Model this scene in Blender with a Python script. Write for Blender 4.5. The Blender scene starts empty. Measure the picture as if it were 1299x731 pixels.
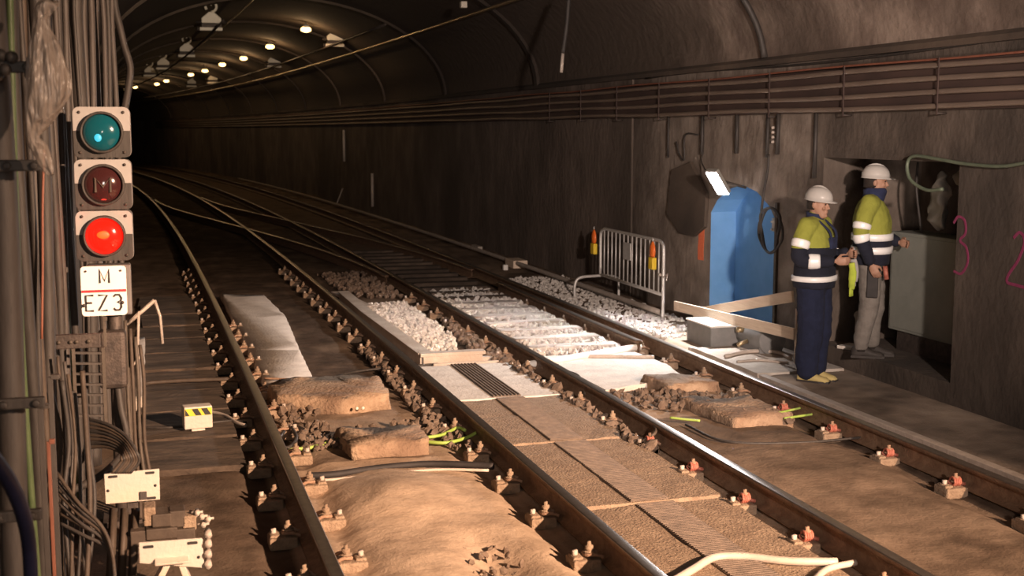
import bpy, bmesh, math, random
from mathutils import Vector, Matrix, noise
random.seed(7)
sc = bpy.context.scene
COL = sc.collection
PI = math.pi
V = Vector

# ------------------------------------------------------------ camera
F = 1600.0; H = 2.3
PITCH = math.atan(200/1600); YAW = math.atan(470/(1600/math.cos(PITCH)))
cd = bpy.data.cameras.new('camera'); cam = bpy.data.objects.new('camera', cd); COL.objects.link(cam)
cam.location = (0, 0, H); cam.rotation_euler = (PI/2-PITCH, 0, -YAW)
cd.sensor_width = 36; cd.lens = 36*F/1299; cd.clip_start = .05; cd.clip_end = 400
cd.dof.use_dof = True; cd.dof.focus_distance = 9.5; cd.dof.aperture_fstop = 3.4
sc.camera = cam
# ------------------------------------------------------------ world, lights, exposure
w = bpy.data.worlds.new('world'); sc.world = w; w.use_nodes = True
w.node_tree.nodes['Background'].inputs[0].default_value = (1.0, .84, .76, 1)
w.node_tree.nodes['Background'].inputs[1].default_value = .05
sc.view_settings.view_transform = 'Standard'; sc.view_settings.look = 'None'
sc.view_settings.gamma = 1; sc.view_settings.use_curve_mapping = False
sc.view_settings.exposure = 0

def lamp(name, kind, loc, target, power, color, radius=.1, angle=60, blend=.6, parent=None, sizey=None):
    l = bpy.data.lights.new(name, kind); o = bpy.data.objects.new(name, l); COL.objects.link(o)
    o.location = loc; l.energy = power; l.color = color
    if kind in ('SPOT', 'POINT'): l.shadow_soft_size = radius
    if kind == 'AREA':
        l.size = radius
        if sizey: l.shape = 'RECTANGLE'; l.size_y = sizey
    if kind == 'SPOT': l.spot_size = math.radians(angle); l.spot_blend = blend
    if target is not None: o.rotation_euler = (V(target)-V(loc)).to_track_quat('-Z', 'Y').to_euler()
    if parent: o.parent = parent
    return o
WARM = (1.0, .64, .42)
lamp('station_floodlight', 'SPOT', (7.6, -5.0, 5.0), (.7, 9.9, 0), 27500, WARM, .12, 35, 1)
lamp('hanger_fill_spot', 'SPOT', (1.0, -3.0, 3.0), (2.4, 34, 4.75), 9000, (1.0, .78, .58), .1, 15, .9)  # unseen spot added to brighten the ceiling hangers
lamp('camera_side_lamp', 'SPOT', (1.6, -2.5, 3.3), (5.9, 14.0, 1.4), 7000, (1.0, .78, .66), .15, 34, 1)
lamp('camera_left_fill', 'AREA', (-.2, -1.0, 2.6), (.2, 8, .9), 42, (1.0, .84, .72), .8)  # unseen soft fill added at the left of the camera
lamp('vault_fill_lamp', 'SPOT', (2.2, 1.0, 1.5), (6.2, 11.4, 4.1), 1300, (1.0, .80, .68), .5, 42, 1)

# ------------------------------------------------------------ pixel -> place helpers (frame 1299 x 731)
def ray(px, py):
    u = (px-649.5)/F; v = -(py-365.5)/F
    fy = math.cos(PITCH)+v*math.sin(PITCH); fz = -math.sin(PITCH)+v*math.cos(PITCH)
    return (u*math.cos(YAW)+fy*math.sin(YAW), -u*math.sin(YAW)+fy*math.cos(YAW), fz)
def gp(px, py, z=0.0):
    d = ray(px, py); t = (z-H)/d[2]; return V((d[0]*t, d[1]*t, z))
def atx(px, py, X):
    d = ray(px, py); t = X/d[0]; return V((X, d[1]*t, H+d[2]*t))
def aty(px, py, Y):
    d = ray(px, py); t = Y/d[1]; return V((d[0]*t, Y, H+d[2]*t))
def cx(Y):                                   # the line bends left beyond the first metres
    t = max(0.0, Y-8); return -(.00035*t*t+6.5e-6*t**3)

# ------------------------------------------------------------ materials
def sep(c): return (c[0], c[1], c[2], 1)
def nmat(name, c1, c2=None, scale=6, rough=.8, metal=0, bump=.0, stretch=(1, 1, 1), c3=None, detail=8, emis=None, estr=0, bscale=None, contrast=(.35, .65), spec=.5):
    m = bpy.data.materials.new(name); m.use_nodes = True; nt = m.node_tree; b = nt.nodes['Principled BSDF']
    b.inputs['Roughness'].default_value = rough; b.inputs['Metallic'].default_value = metal
    b.inputs['Specular IOR Level'].default_value = spec
    if c2 is None: c2 = tuple(x*.8 for x in c1)
    tc = nt.nodes.new('ShaderNodeTexCoord'); mp = nt.nodes.new('ShaderNodeMapping'); mp.inputs['Scale'].default_value = stretch
    nt.links.new(tc.outputs['Object'], mp.inputs['Vector'])
    n = nt.nodes.new('ShaderNodeTexNoise'); n.inputs['Scale'].default_value = scale; n.inputs['Detail'].default_value = detail
    n.inputs['Roughness'].default_value = .62
    nt.links.new(mp.outputs[0], n.inputs['Vector'])
    r = nt.nodes.new('ShaderNodeValToRGB'); r.color_ramp.elements[0].position = contrast[0]; r.color_ramp.elements[1].position = contrast[1]
    r.color_ramp.elements[0].color = sep(c1); r.color_ramp.elements[1].color = sep(c2)
    nt.links.new(n.outputs[0], r.inputs[0]); out = r.outputs[0]
    if c3 is not None:
        n2 = nt.nodes.new('ShaderNodeTexNoise'); n2.inputs['Scale'].default_value = scale*.22; n2.inputs['Detail'].default_value = 6
        nt.links.new(mp.outputs[0], n2.inputs['Vector'])
        r2 = nt.nodes.new('ShaderNodeValToRGB'); r2.color_ramp.elements[0].position = .45; r2.color_ramp.elements[1].position = .62
        nt.links.new(n2.outputs[0], r2.inputs[0])
        mx = nt.nodes.new('ShaderNodeMix'); mx.data_type = 'RGBA'; nt.links.new(r2.outputs[0], mx.inputs[0])
        nt.links.new(out, mx.inputs[6]); mx.inputs[7].default_value = sep(c3); out = mx.outputs[2]
    nt.links.new(out, b.inputs['Base Color'])
    if bump:
        n3 = nt.nodes.new('ShaderNodeTexNoise'); n3.inputs['Scale'].default_value = bscale or scale*4; n3.inputs['Detail'].default_value = 8
        nt.links.new(mp.outputs[0], n3.inputs['Vector'])
        bp = nt.nodes.new('ShaderNodeBump'); bp.inputs['Strength'].default_value = bump; bp.inputs['Distance'].default_value = .02
        nt.links.new(n3.outputs[0], bp.inputs['Height']); nt.links.new(bp.outputs[0], b.inputs['Normal'])
    if emis: b.inputs['Emission Color'].default_value = sep(emis); b.inputs['Emission Strength'].default_value = estr
    return m
M = {}
M['rail'] = nmat('rail_side', (.16, .095, .06), (.26, .17, .11), 14, .62, .35, .35)
M['railtop'] = nmat('rail_running_top', (.33, .29, .26), (.42, .38, .34), 20, .3, .9, .05)
M['vault'] = nmat('vault_concrete', (.15, .11, .09), (.32, .255, .21), 2.4, .92, 0, 1, (1, 1, 1), (.10, .075, .06), bscale=7)
M['vaultdark'] = nmat('vault_concrete_dark', (.055, .042, .033), (.12, .088, .066), 1.2, .92, 0, .7, (1, .6, .6), (.04, .03, .024), bscale=7)
M['wall'] = nmat('wall_concrete', (.075, .058, .047), (.14, .112, .092), 2.6, .9, 0, .8, (1, 1, .7), (.05, .04, .033), bscale=12)
M['wallpale'] = nmat('wall_plaster', (.15, .12, .10), (.26, .215, .18), 2.2, .9, 0, .8, (1, 1, .7), (.11, .085, .07), bscale=12)
M['wallfar'] = nmat('far_wall_concrete', (.11, .085, .07), (.19, .15, .125), 2.2, .9, 0, .8, (1, 1, .6), (.08, .062, .05), bscale=12)
M['wallleft'] = nmat('wall_left_sooty', (0.0504, 0.042, 0.03696), (0.0714, 0.0609, 0.0546), 5, .9, 0, .8, (1, 3, .25))
M['conc'] = nmat('dusty_concrete', (.42, .37, .32), (.58, .53, .47), 5, .95, 0, .5, c3=(.44, .37, .31), bscale=30)
M['conclight'] = nmat('pale_concrete', (.58, .53, .48), (.72, .67, .61), 6, .95, 0, .35, bscale=40)
M['lump'] = nmat('muddy_concrete', (.30, .20, .13), (.46, .34, .24), 9, .95, 0, .9, c3=(.24, .16, .11))
M['block'] = nmat('sleeper_block', (0.24, 0.1688, 0.1162), (0.345, 0.255, 0.18), 14, .95, 0, .7)
M['rust'] = nmat('rusty_steel', (.28, .17, .11), (.44, .29, .20), 30, .8, .2, .4)
M['redspring'] = nmat('red_spring', (.32, .09, .06), (.46, .17, .12), 40, .6, .1, .2)
M['stone'] = nmat('ballast', (.50, .46, .42), (.68, .64, .59), 8, .95, 0, .5)
M['stonedark'] = nmat('ballast_brown', (0.129, 0.08928, 0.06448), (0.1984, 0.1488, 0.1141), 8, .95, 0, .5)
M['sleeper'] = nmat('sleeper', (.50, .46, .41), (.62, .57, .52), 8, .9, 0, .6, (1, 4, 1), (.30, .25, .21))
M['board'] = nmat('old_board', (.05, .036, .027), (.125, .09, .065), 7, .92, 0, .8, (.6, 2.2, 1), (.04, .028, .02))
M['wood'] = nmat('new_plank', (.70, .55, .42), (.82, .68, .54), 9, .7, 0, .2, (1, .3, 5))
M['blue'] = nmat('blue_painted', (.13, .33, .64), (.17, .39, .72), 3, .6, 0, .1)
M['galv'] = nmat('galvanised', (.62, .60, .57), (.72, .70, .67), 20, .4, .35, .05)
M['grey'] = nmat('grey_box', (.20, .20, .20), (.25, .245, .24), 9, .7, .1, .1)
M['cab'] = nmat('cabinet_grey', (.22, .235, .21), (.27, .28, .25), 4, .7, 0, .1)
M['white'] = nmat('white_paint', (.80, .78, .74), (.86, .84, .80), 12, .5)
M['frontwhite'] = nmat('signal_front', (0.34, 0.3264, 0.3196), (0.3808, 0.3672, 0.3604), 12, .5)
M['irondim'] = nmat('dull_steel', (0.0798, 0.0651, 0.0525), (0.1134, 0.0924, 0.0756), 12, .6, .2, .1)
M['signwhite'] = nmat('sign_white', (.90, .89, .86), (.93, .92, .90), 12, .5)
M['plate'] = nmat('cream_plate', (0.5712, 0.5304, 0.476), (0.612, 0.578, 0.5236), 9, .45, .0, .15, c3=(.68, .56, .46))
M['casing'] = nmat('grey_signal_casing', (0.1428, 0.1302, 0.126), (0.1764, 0.1638, 0.1596), 12, .6)
M['black'] = nmat('black_rubber', (.02, .018, .018), (.035, .03, .03), 10, .7)
M['darksteel'] = nmat('dark_steel', (.055, .045, .042), (.10, .08, .07), 16, .6, .4, .2)
M['cablegrey'] = nmat('grey_cable', (0.0546, 0.0462, 0.042), (0.0798, 0.0693, 0.063), 9, .6, 0, .1, (4, 4, .6))
M['cabledark'] = nmat('dark_cable', (0.03, 0.026, 0.024), (0.055, 0.0475, 0.0425), 9, .6, 0, .1, (4, 4, .6))
M['cablebrown'] = nmat('brown_cable', (0.0588, 0.042, 0.0315), (0.0882, 0.0651, 0.0483), 12, .65, 0, .1)
M['cablegreen'] = nmat('green_cable', (.085, .13, .055), (.12, .17, .075), 9, .5)
M['cablelime'] = nmat('green_yellow_cable', (.30, .46, .08), (.42, .56, .14), 14, .5)
M['cablepale'] = nmat('pale_cable', (.52, .44, .38), (.62, .54, .47), 9, .5)
M['cablered'] = nmat('red_cable', (.22, .08, .05), (.28, .11, .07), 9, .55)
M['cableblue'] = nmat('blue_hose', (0.012, 0.0132, 0.036), (0.018, 0.0198, 0.054), 9, .5)
M['conduit'] = nmat('wall_conduit', (.21, .16, .13), (.30, .235, .19), 4, .5, .3, .1, (1, .3, 1))
M['conduitdark'] = nmat('wall_trough', (.05, .033, .029), (.08, .05, .042), 4, .7, 0, .1, (1, .3, 1))
M['brassline'] = nmat('bright_conduit', (.50, .38, .22), (.62, .48, .30), 6, .3, .7, .05)
M['insul'] = nmat('pale_insulator', (.78, .72, .60), (.86, .80, .68), 12, .45)
M['pink'] = nmat('pink_spray', (0.21, 0.025, 0.085), (0.25, 0.04, 0.11), 30, .9)
M['orange'] = nmat('orange_spray', (.75, .16, .07), (.82, .22, .10), 30, .9)
M['yellow'] = nmat('yellow_plastic', (.85, .58, .03), (.88, .63, .05), 10, .5)
M['orangelens'] = nmat('orange_lens', (.85, .16, .03), (.90, .22, .04), 10, .3)
M['strip'] = nmat('reflective_tape', (.93, .93, .92), (.96, .96, .95), 40, .35, 0, spec=1)
M['navy'] = nmat('navy_cloth', (.012, .017, .05), (.02, .028, .075), 14, .95, 0, .25)
M['navytrouser'] = nmat('navy_trouser_cloth', (0.0066, 0.01045, 0.0319), (0.01045, 0.0154, 0.044), 14, .95, 0, .25)
M['greycloth'] = nmat('grey_cloth', (.15, .135, .12), (.21, .19, .17), 10, .95, 0, .3)
M['skin'] = nmat('skin', (.33, .18, .12), (.40, .23, .16), 20, .6)
M['helmet'] = nmat('white_helmet', (0.468, 0.45, 0.423), (0.522, 0.504, 0.477), 6, .3)
M['boot'] = nmat('tan_boot', (.50, .40, .16), (.60, .48, .20), 12, .8)
M['blackboot'] = nmat('black_boot', (.03, .025, .022), (.05, .042, .038), 12, .7)
M['hair'] = nmat('dark_hair', (.015, .011, .009), (.03, .02, .015), 40, .8)
M['eye'] = nmat('dark_eye', (.02, .015, .012), (.03, .02, .018), 40, .3)
M['glove'] = nmat('grey_glove', (.30, .29, .28), (.38, .36, .35), 12, .9)
M['limeglove'] = nmat('lime_glove', (.36, .46, .05), (.46, .55, .07), 12, .9)
M['greenhose'] = nmat('green_hose', (.10, .13, .09), (.14, .17, .12), 9, .5)
M['rag'] = nmat('grey_rag', (.32, .31, .28), (.42, .40, .37), 6, .8)
M['stripeblack'] = nmat('stripe_black', (.02, .02, .02), (.03, .03, .03), 9, .6)
M['red'] = nmat('red_stripe', (.70, .03, .04), (.75, .04, .05), 9, .5)
M['lamphousing'] = nmat('lamp_housing', (.35, .33, .30), (.42, .40, .36), 9, .5, .4)
M['grate'] = nmat('steel_mesh', (.14, .11, .09), (.22, .17, .135), 12, .8, .2, .3)
M['iron'] = nmat('dusty_channel', (.44, .38, .33), (.56, .49, .43), 12, .75, .1, .3)

def emat(name, c, s):
    m = bpy.data.materials.new(name); m.use_nodes = True; b = m.node_tree.nodes['Principled BSDF']
    b.inputs['Base Color'].default_value = sep(tuple(x*.3 for x in c)); b.inputs['Emission Color'].default_value = sep(c); b.inputs['Emission Strength'].default_value = s
    return m
M['bulb'] = emat('warm_bulb', (1, .62, .22), 5)
M['led'] = emat('white_led', (.92, .93, 1), 40)

# cloth with a sewn colour change at a given height of the garment
def jacketmat(name, zs, dark=(.008, .010, .022), lime=(.27, .285, .045)):
    m = bpy.data.materials.new(name); m.use_nodes = True; nt = m.node_tree; b = nt.nodes['Principled BSDF']
    b.inputs['Roughness'].default_value = .9
    tc = nt.nodes.new('ShaderNodeTexCoord'); s = nt.nodes.new('ShaderNodeSeparateXYZ'); nt.links.new(tc.outputs['Object'], s.inputs[0])
    g = nt.nodes.new('ShaderNodeMath'); g.operation = 'GREATER_THAN'; g.inputs[1].default_value = zs; nt.links.new(s.outputs[2], g.inputs[0])
    mx = nt.nodes.new('ShaderNodeMix'); mx.data_type = 'RGBA'; nt.links.new(g.outputs[0], mx.inputs[0])
    mx.inputs[6].default_value = sep(dark); mx.inputs[7].default_value = sep(lime); nt.links.new(mx.outputs[2], b.inputs['Base Color'])
    n = nt.nodes.new('ShaderNodeTexNoise'); n.inputs['Scale'].default_value = 9; n.inputs['Detail'].default_value = 5
    nt.links.new(tc.outputs['Object'], n.inputs['Vector']); bp = nt.nodes.new('ShaderNodeBump'); bp.inputs['Strength'].default_value = .6; bp.inputs['Distance'].default_value = .03
    nt.links.new(n.outputs[0], bp.inputs['Height']); nt.links.new(bp.outputs[0], b.inputs['Normal'])
    return m

# ground: soil kinds mixed by a vertex attribute (sand, dark dirt, pale concrete dust); the right bay's mix also carries shade
def groundmat():
    m = bpy.data.materials.new('ground_soil'); m.use_nodes = True; nt = m.node_tree; b = nt.nodes['Principled BSDF']
    b.inputs['Roughness'].default_value = .97; b.inputs['Specular IOR Level'].default_value = .15
    tc = nt.nodes.new('ShaderNodeTexCoord')
    def nz(s, d=8):
        n = nt.nodes.new('ShaderNodeTexNoise'); n.inputs['Scale'].default_value = s; n.inputs['Detail'].default_value = d; n.inputs['Roughness'].default_value = .65
        nt.links.new(tc.outputs['Object'], n.inputs['Vector']); return n.outputs[0]
    def ramp(src, a, c, p=(.35, .65)):
        r = nt.nodes.new('ShaderNodeValToRGB'); r.color_ramp.elements[0].position = p[0]; r.color_ramp.elements[1].position = p[1]
        r.color_ramp.elements[0].color = sep(a); r.color_ramp.elements[1].color = sep(c); nt.links.new(src, r.inputs[0]); return r.outputs[0]
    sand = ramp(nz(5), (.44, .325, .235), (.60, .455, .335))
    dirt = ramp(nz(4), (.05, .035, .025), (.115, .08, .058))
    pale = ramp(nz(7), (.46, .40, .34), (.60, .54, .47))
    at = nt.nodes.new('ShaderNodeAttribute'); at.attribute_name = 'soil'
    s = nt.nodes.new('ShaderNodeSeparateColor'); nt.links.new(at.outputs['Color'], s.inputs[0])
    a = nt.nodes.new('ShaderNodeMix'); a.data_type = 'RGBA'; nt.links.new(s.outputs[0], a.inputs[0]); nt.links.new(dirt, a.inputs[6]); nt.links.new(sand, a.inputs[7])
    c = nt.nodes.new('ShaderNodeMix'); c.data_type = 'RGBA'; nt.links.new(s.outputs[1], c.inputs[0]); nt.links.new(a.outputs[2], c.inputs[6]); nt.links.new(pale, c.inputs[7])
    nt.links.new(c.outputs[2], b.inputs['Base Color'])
    bp = nt.nodes.new('ShaderNodeBump'); bp.inputs['Strength'].default_value = .45; bp.inputs['Distance'].default_value = .02
    nt.links.new(nz(30, 10), bp.inputs['Height']); nt.links.new(bp.outputs[0], b.inputs['Normal'])
    return m
M['ground'] = groundmat()

# ------------------------------------------------------------ mesh collector
def catmull(pts, n=6):
    pts = [V(p) for p in pts]
    if len(pts) < 3: return pts
    P = [pts[0]*2-pts[1]]+pts+[pts[-1]*2-pts[-2]]; out = []
    for i in range(1, len(P)-2):
        for k in range(n):
            t = k/n
            out.append(.5*((2*P[i])+(-P[i-1]+P[i+1])*t+(2*P[i-1]-5*P[i]+4*P[i+1]-P[i+2])*t*t+(-P[i-1]+3*P[i]-3*P[i+1]+P[i+2])*t**3))
    out.append(pts[-1]); return out
class MB:
    def __init__(s): s.v = []; s.f = []; s.m = []; s.smooth = []
    def add(s, vs, fs, mi=0, smooth=False):
        o = len(s.v); s.v += [V(p) for p in vs]
        for f in fs: s.f.append([i+o for i in f]); s.m.append(mi); s.smooth.append(smooth)
        return s
    def box(s, c, d, rot=None, mi=0):
        hx, hy, hz = d[0]/2, d[1]/2, d[2]/2; vs = []
        for z in (-hz, hz):
            for x, y in ((-hx, -hy), (hx, -hy), (hx, hy), (-hx, hy)):
                p = V((x, y, z)); p = (rot @ p) if rot else p; vs.append(p+V(c))
        return s.add(vs, [(3, 2, 1, 0), (4, 5, 6, 7), (0, 1, 5, 4), (1, 2, 6, 5), (2, 3, 7, 6), (3, 0, 4, 7)], mi)
    def rings(s, R, closed=True, cap=True, mi=0, smooth=True):
        n = len(R[0]); vs = [p for r in R for p in r]; fs = []
        for i in range(len(R)-1):
            for j in range(n if closed else n-1):
                k = (j+1) % n; fs.append((i*n+j, i*n+k, (i+1)*n+k, (i+1)*n+j))
        if cap: fs.append(tuple(reversed(range(n)))); fs.append(tuple((len(R)-1)*n+j for j in range(n)))
        return s.add(vs, fs, mi, smooth)
    def tube(s, pts, r, n=8, cap=True, mi=0, flat=1.0, up=None):
        pts = [V(p) for p in pts]; R = []; prev = None
        for i, p in enumerate(pts):
            t = (pts[min(i+1, len(pts)-1)]-pts[max(i-1, 0)])
            t = t.normalized() if t.length > 1e-9 else V((0, 0, 1))
            if prev is None:
                a = V(up) if up else (V((0, 0, 1)) if abs(t.z) < .9 else V((1, 0, 0))); u = t.cross(a).normalized()
            else:
                u = prev-t*prev.dot(t); u = u.normalized() if u.length > 1e-6 else t.orthogonal().normalized()
            prev = u; v = t.cross(u); rr = r[i] if isinstance(r, (list, tuple)) else r
            R.append([p+u*math.cos(2*PI*k/n)*rr+v*math.sin(2*PI*k/n)*rr*flat for k in range(n)])
        return s.rings(R, True, cap, mi)
    def cyl(s, a, b, r, n=16, r2=None, mi=0): return s.tube([a, b], [r, r if r2 is None else r2], n, mi=mi)
    def ell(s, c, r, rot=None, nu=14, nv=9, mi=0):
        R = []
        for i in range(nv+1):
            th = PI*i/nv; row = []
            rr = max(math.sin(th), .03)
            for k in range(nu):
                p = V((r[0]*rr*math.cos(2*PI*k/nu), r[1]*rr*math.sin(2*PI*k/nu), -r[2]*math.cos(th)))
                p = (rot @ p) if rot else p; row.append(p+V(c))
            R.append(row)
        return s.rings(R, mi=mi)
    def prism(s, poly, ex, mi=0):           # poly: list of 3d points, ex: extrusion vector
        n = len(poly); a = [V(p) for p in poly]; b = [p+V(ex) for p in a]
        return s.add(a+b, [tuple(reversed(range(n))), tuple(range(n, 2*n))]+[(i, (i+1) % n, n+(i+1) % n, n+i) for i in range(n)], mi)
    def sweep(s, section, path, sides, closed=True, mi=0, matfn=None):  # section of (side, up)
        R = [[p+sd*a+V((0, 0, 1))*b for a, b in section] for p, sd in zip(path, sides)]
        n = len(section); o = len(s.v); s.v += [p for r in R for p in r]
        for i in range(len(R)-1):
            for j in range(n if closed else n-1):
                k = (j+1) % n; s.f.append([o+i*n+j, o+i*n+k, o+(i+1)*n+k, o+(i+1)*n+j]); s.m.append(matfn(j) if matfn else mi); s.smooth.append(False)
        if closed:
            s.f.append([o+j for j in reversed(range(n))]); s.m.append(mi); s.smooth.append(False)
            s.f.append([o+(len(R)-1)*n+j for j in range(n)]); s.m.append(mi); s.smooth.append(False)
        return s
    def stroke(s, pts, wd, th, nrm, mi=0):  # flat brush stroke lying on a surface
        pts = [V(p) for p in pts]; nrm = V(nrm).normalized(); R = []
        for i, p in enumerate(pts):
            t = (pts[min(i+1, len(pts)-1)]-pts[max(i-1, 0)]).normalized(); u = t.cross(nrm).normalized()*wd/2
            R.append([p-u, p+u, p+u+nrm*th, p-u+nrm*th])
        return s.rings(R, mi=mi, smooth=False)
    def build(s, name, mats, parent=None, bevel=0, smooth=None, segs=2, fix=True):
        me = bpy.data.meshes.new(name); me.from_pydata([tuple(p) for p in s.v], [], s.f)
        for m in (mats if isinstance(mats, (list, tuple)) else [mats]): me.materials.append(m)
        for i, p in enumerate(me.polygons):
            p.material_index = s.m[i]; p.use_smooth = s.smooth[i] if smooth is None else smooth
        if fix:
            bm = bmesh.new(); bm.from_mesh(me); bmesh.ops.recalc_face_normals(bm, faces=bm.faces); bm.to_mesh(me); bm.free()
        o = bpy.data.objects.new(name, me); COL.objects.link(o)
        if parent: o.parent = parent
        if bevel:
            b = o.modifiers.new('bevel', 'BEVEL'); b.width = bevel; b.segments = segs; b.limit_method = 'ANGLE'
        return o
def tag(o, label=None, cat=None, group=None, kind=None):
    if label: o['label'] = label
    if cat: o['category'] = cat
    if group: o['group'] = group
    if kind: o['kind'] = kind
    return o
def empty(name, loc=(0, 0, 0), rz=0, label=None, cat=None, group=None):
    o = bpy.data.objects.new(name, None); COL.objects.link(o); o.location = loc; o.rotation_euler = (0, 0, rz); o.empty_display_size = .05
    return tag(o, label, cat, group)
def copy_tree(o, loc=None, rz=None, label=None, group=None):
    c = o.copy(); COL.objects.link(c)
    for k in ('label', 'category', 'group', 'kind'):
        if k in o: c[k] = o[k]
    if loc is not None: c.location = loc
    if rz is not None: c.rotation_euler = (0, 0, rz)
    if label: c['label'] = label
    if group: c['group'] = group
    for ch in list(o.children):
        d = ch.copy(); COL.objects.link(d); d.parent = c
        for g in list(ch.children):
            e = g.copy(); COL.objects.link(e); e.parent = d
    return c
def applied(o):                              # bake modifiers into the mesh
    dg = bpy.context.evaluated_depsgraph_get(); dg.update()
    me = bpy.data.meshes.new_from_object(o.evaluated_get(dg)); o.modifiers.clear(); o.data = me; return o
def rotz(a): return Matrix.Rotation(a, 3, 'Z')

# ============================================================ THE SETTING
XA, XB, XC, XD = .84, 2.35, 3.60, 5.07      # rail centres
XW, XL = 6.37, -.62                         # wall planes
# ---- ground
def wallmix():                               # wall colour paler around the blue recess, edge broken by noise
    nt = M['wall'].node_tree; L = nt.links; b = nt.nodes['Principled BSDF']; old = b.inputs['Base Color'].links[0].from_socket
    tc = nt.nodes.new('ShaderNodeTexCoord'); sx = nt.nodes.new('ShaderNodeSeparateXYZ'); L.new(tc.outputs['Object'], sx.inputs[0])
    n = nt.nodes.new('ShaderNodeTexNoise'); n.inputs['Scale'].default_value = 1.3; n.inputs['Detail'].default_value = 6; L.new(tc.outputs['Object'], n.inputs[0])
    ad = nt.nodes.new('ShaderNodeMath'); ad.operation = 'MULTIPLY_ADD'; L.new(n.outputs[0], ad.inputs[0]); ad.inputs[1].default_value = 2.2; L.new(sx.outputs[1], ad.inputs[2])
    up = nt.nodes.new('ShaderNodeMapRange'); up.inputs[1].default_value = 12.1; up.inputs[2].default_value = 12.6; L.new(ad.outputs[0], up.inputs[0])
    dn = nt.nodes.new('ShaderNodeMapRange'); dn.inputs[1].default_value = 15.6; dn.inputs[2].default_value = 17.2; dn.inputs[3].default_value = 1; dn.inputs[4].default_value = 0; L.new(ad.outputs[0], dn.inputs[0])
    mu = nt.nodes.new('ShaderNodeMath'); mu.operation = 'MULTIPLY'; L.new(up.outputs[0], mu.inputs[0]); L.new(dn.outputs[0], mu.inputs[1])
    n2 = nt.nodes.new('ShaderNodeTexNoise'); n2.inputs['Scale'].default_value = 3; n2.inputs['Detail'].default_value = 8; L.new(tc.outputs['Object'], n2.inputs[0])
    rp = nt.nodes.new('ShaderNodeValToRGB'); rp.color_ramp.elements[0].color = (.17, .135, .11, 1); rp.color_ramp.elements[1].color = (.30, .25, .21, 1); rp.color_ramp.elements[0].position = .35; rp.color_ramp.elements[1].position = .65; L.new(n2.outputs[0], rp.inputs[0])
    mx = nt.nodes.new('ShaderNodeMix'); mx.data_type = 'RGBA'; L.new(mu.outputs[0], mx.inputs[0]); L.new(old, mx.inputs[6]); L.new(rp.outputs[0], mx.inputs[7]); L.new(mx.outputs[2], b.inputs['Base Color'])
def ground_h(x, y):
    u = x-cx(y)
    h = .018*noise.noise(V((x*1.3, y*1.3, 0)))+.010*noise.noise(V((x*4, y*4, 3)))+.005*noise.noise(V((x*13, y*13, 7)))
    if u < 6.2:
        for (mx, my, rx, ry, a) in ((1.47, 7.55, .36, .55, .11), (1.30, 6.1, .45, .7, .05), (4.35, 7.6, .6, .8, .05)):
            h += a*math.exp(-((x-mx)/rx)**2-((y-my)/ry)**2)
        h -= .09*math.exp(-((x-1.75)/.16)**2-((y-6.25)/.35)**2)
    for xr in (XA, XB, XC, XD):              # hollows at the fixings, sand heaped up mid-bay
        d = abs(u-xr+.16) if xr != XA else min(abs(u-xr+.16), abs(u-xr-.15))
        if d < .22: h -= .045*math.exp(-(d/.10)**2)*(1 if y < 14 else .6)
    if u > 5.45: h = .25*h+.035*min(1, (u-5.45)/.12)
    if u < .55: h = h*.6
    if abs(u-2.95) < .5 and y < 12.1: h = h*.5
    return h
ys = []; y = 2.0
while y < 100: ys.append(y); y += .03 if y < 13 else (.07 if y < 20 else .4)
nx = 250; xs = [-1.0+8.9*i/nx for i in range(nx+1)]
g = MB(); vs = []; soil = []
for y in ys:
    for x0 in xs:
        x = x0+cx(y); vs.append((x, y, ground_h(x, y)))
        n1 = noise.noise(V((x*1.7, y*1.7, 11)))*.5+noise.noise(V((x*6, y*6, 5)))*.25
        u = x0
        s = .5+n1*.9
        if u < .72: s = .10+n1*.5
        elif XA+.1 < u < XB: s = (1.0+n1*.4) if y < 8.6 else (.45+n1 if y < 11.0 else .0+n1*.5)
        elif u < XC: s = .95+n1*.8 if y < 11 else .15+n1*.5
        elif u < XD: s = (.22+n1*.5) if y < 9.2 else (.55+n1 if y < 11 else .3)  # near right bay mixed darker to stand in for weaker light
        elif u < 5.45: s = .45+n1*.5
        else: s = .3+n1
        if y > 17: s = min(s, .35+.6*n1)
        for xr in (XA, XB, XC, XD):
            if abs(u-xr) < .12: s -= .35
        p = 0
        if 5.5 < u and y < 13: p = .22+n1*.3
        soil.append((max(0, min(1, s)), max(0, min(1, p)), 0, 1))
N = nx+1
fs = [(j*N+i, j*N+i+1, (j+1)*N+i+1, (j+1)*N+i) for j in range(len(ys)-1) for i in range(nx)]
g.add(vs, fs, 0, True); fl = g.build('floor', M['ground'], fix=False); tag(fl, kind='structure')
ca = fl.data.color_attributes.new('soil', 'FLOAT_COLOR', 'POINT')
ca.data.foreach_set('color', [c for s4 in soil for c in s4])

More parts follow.
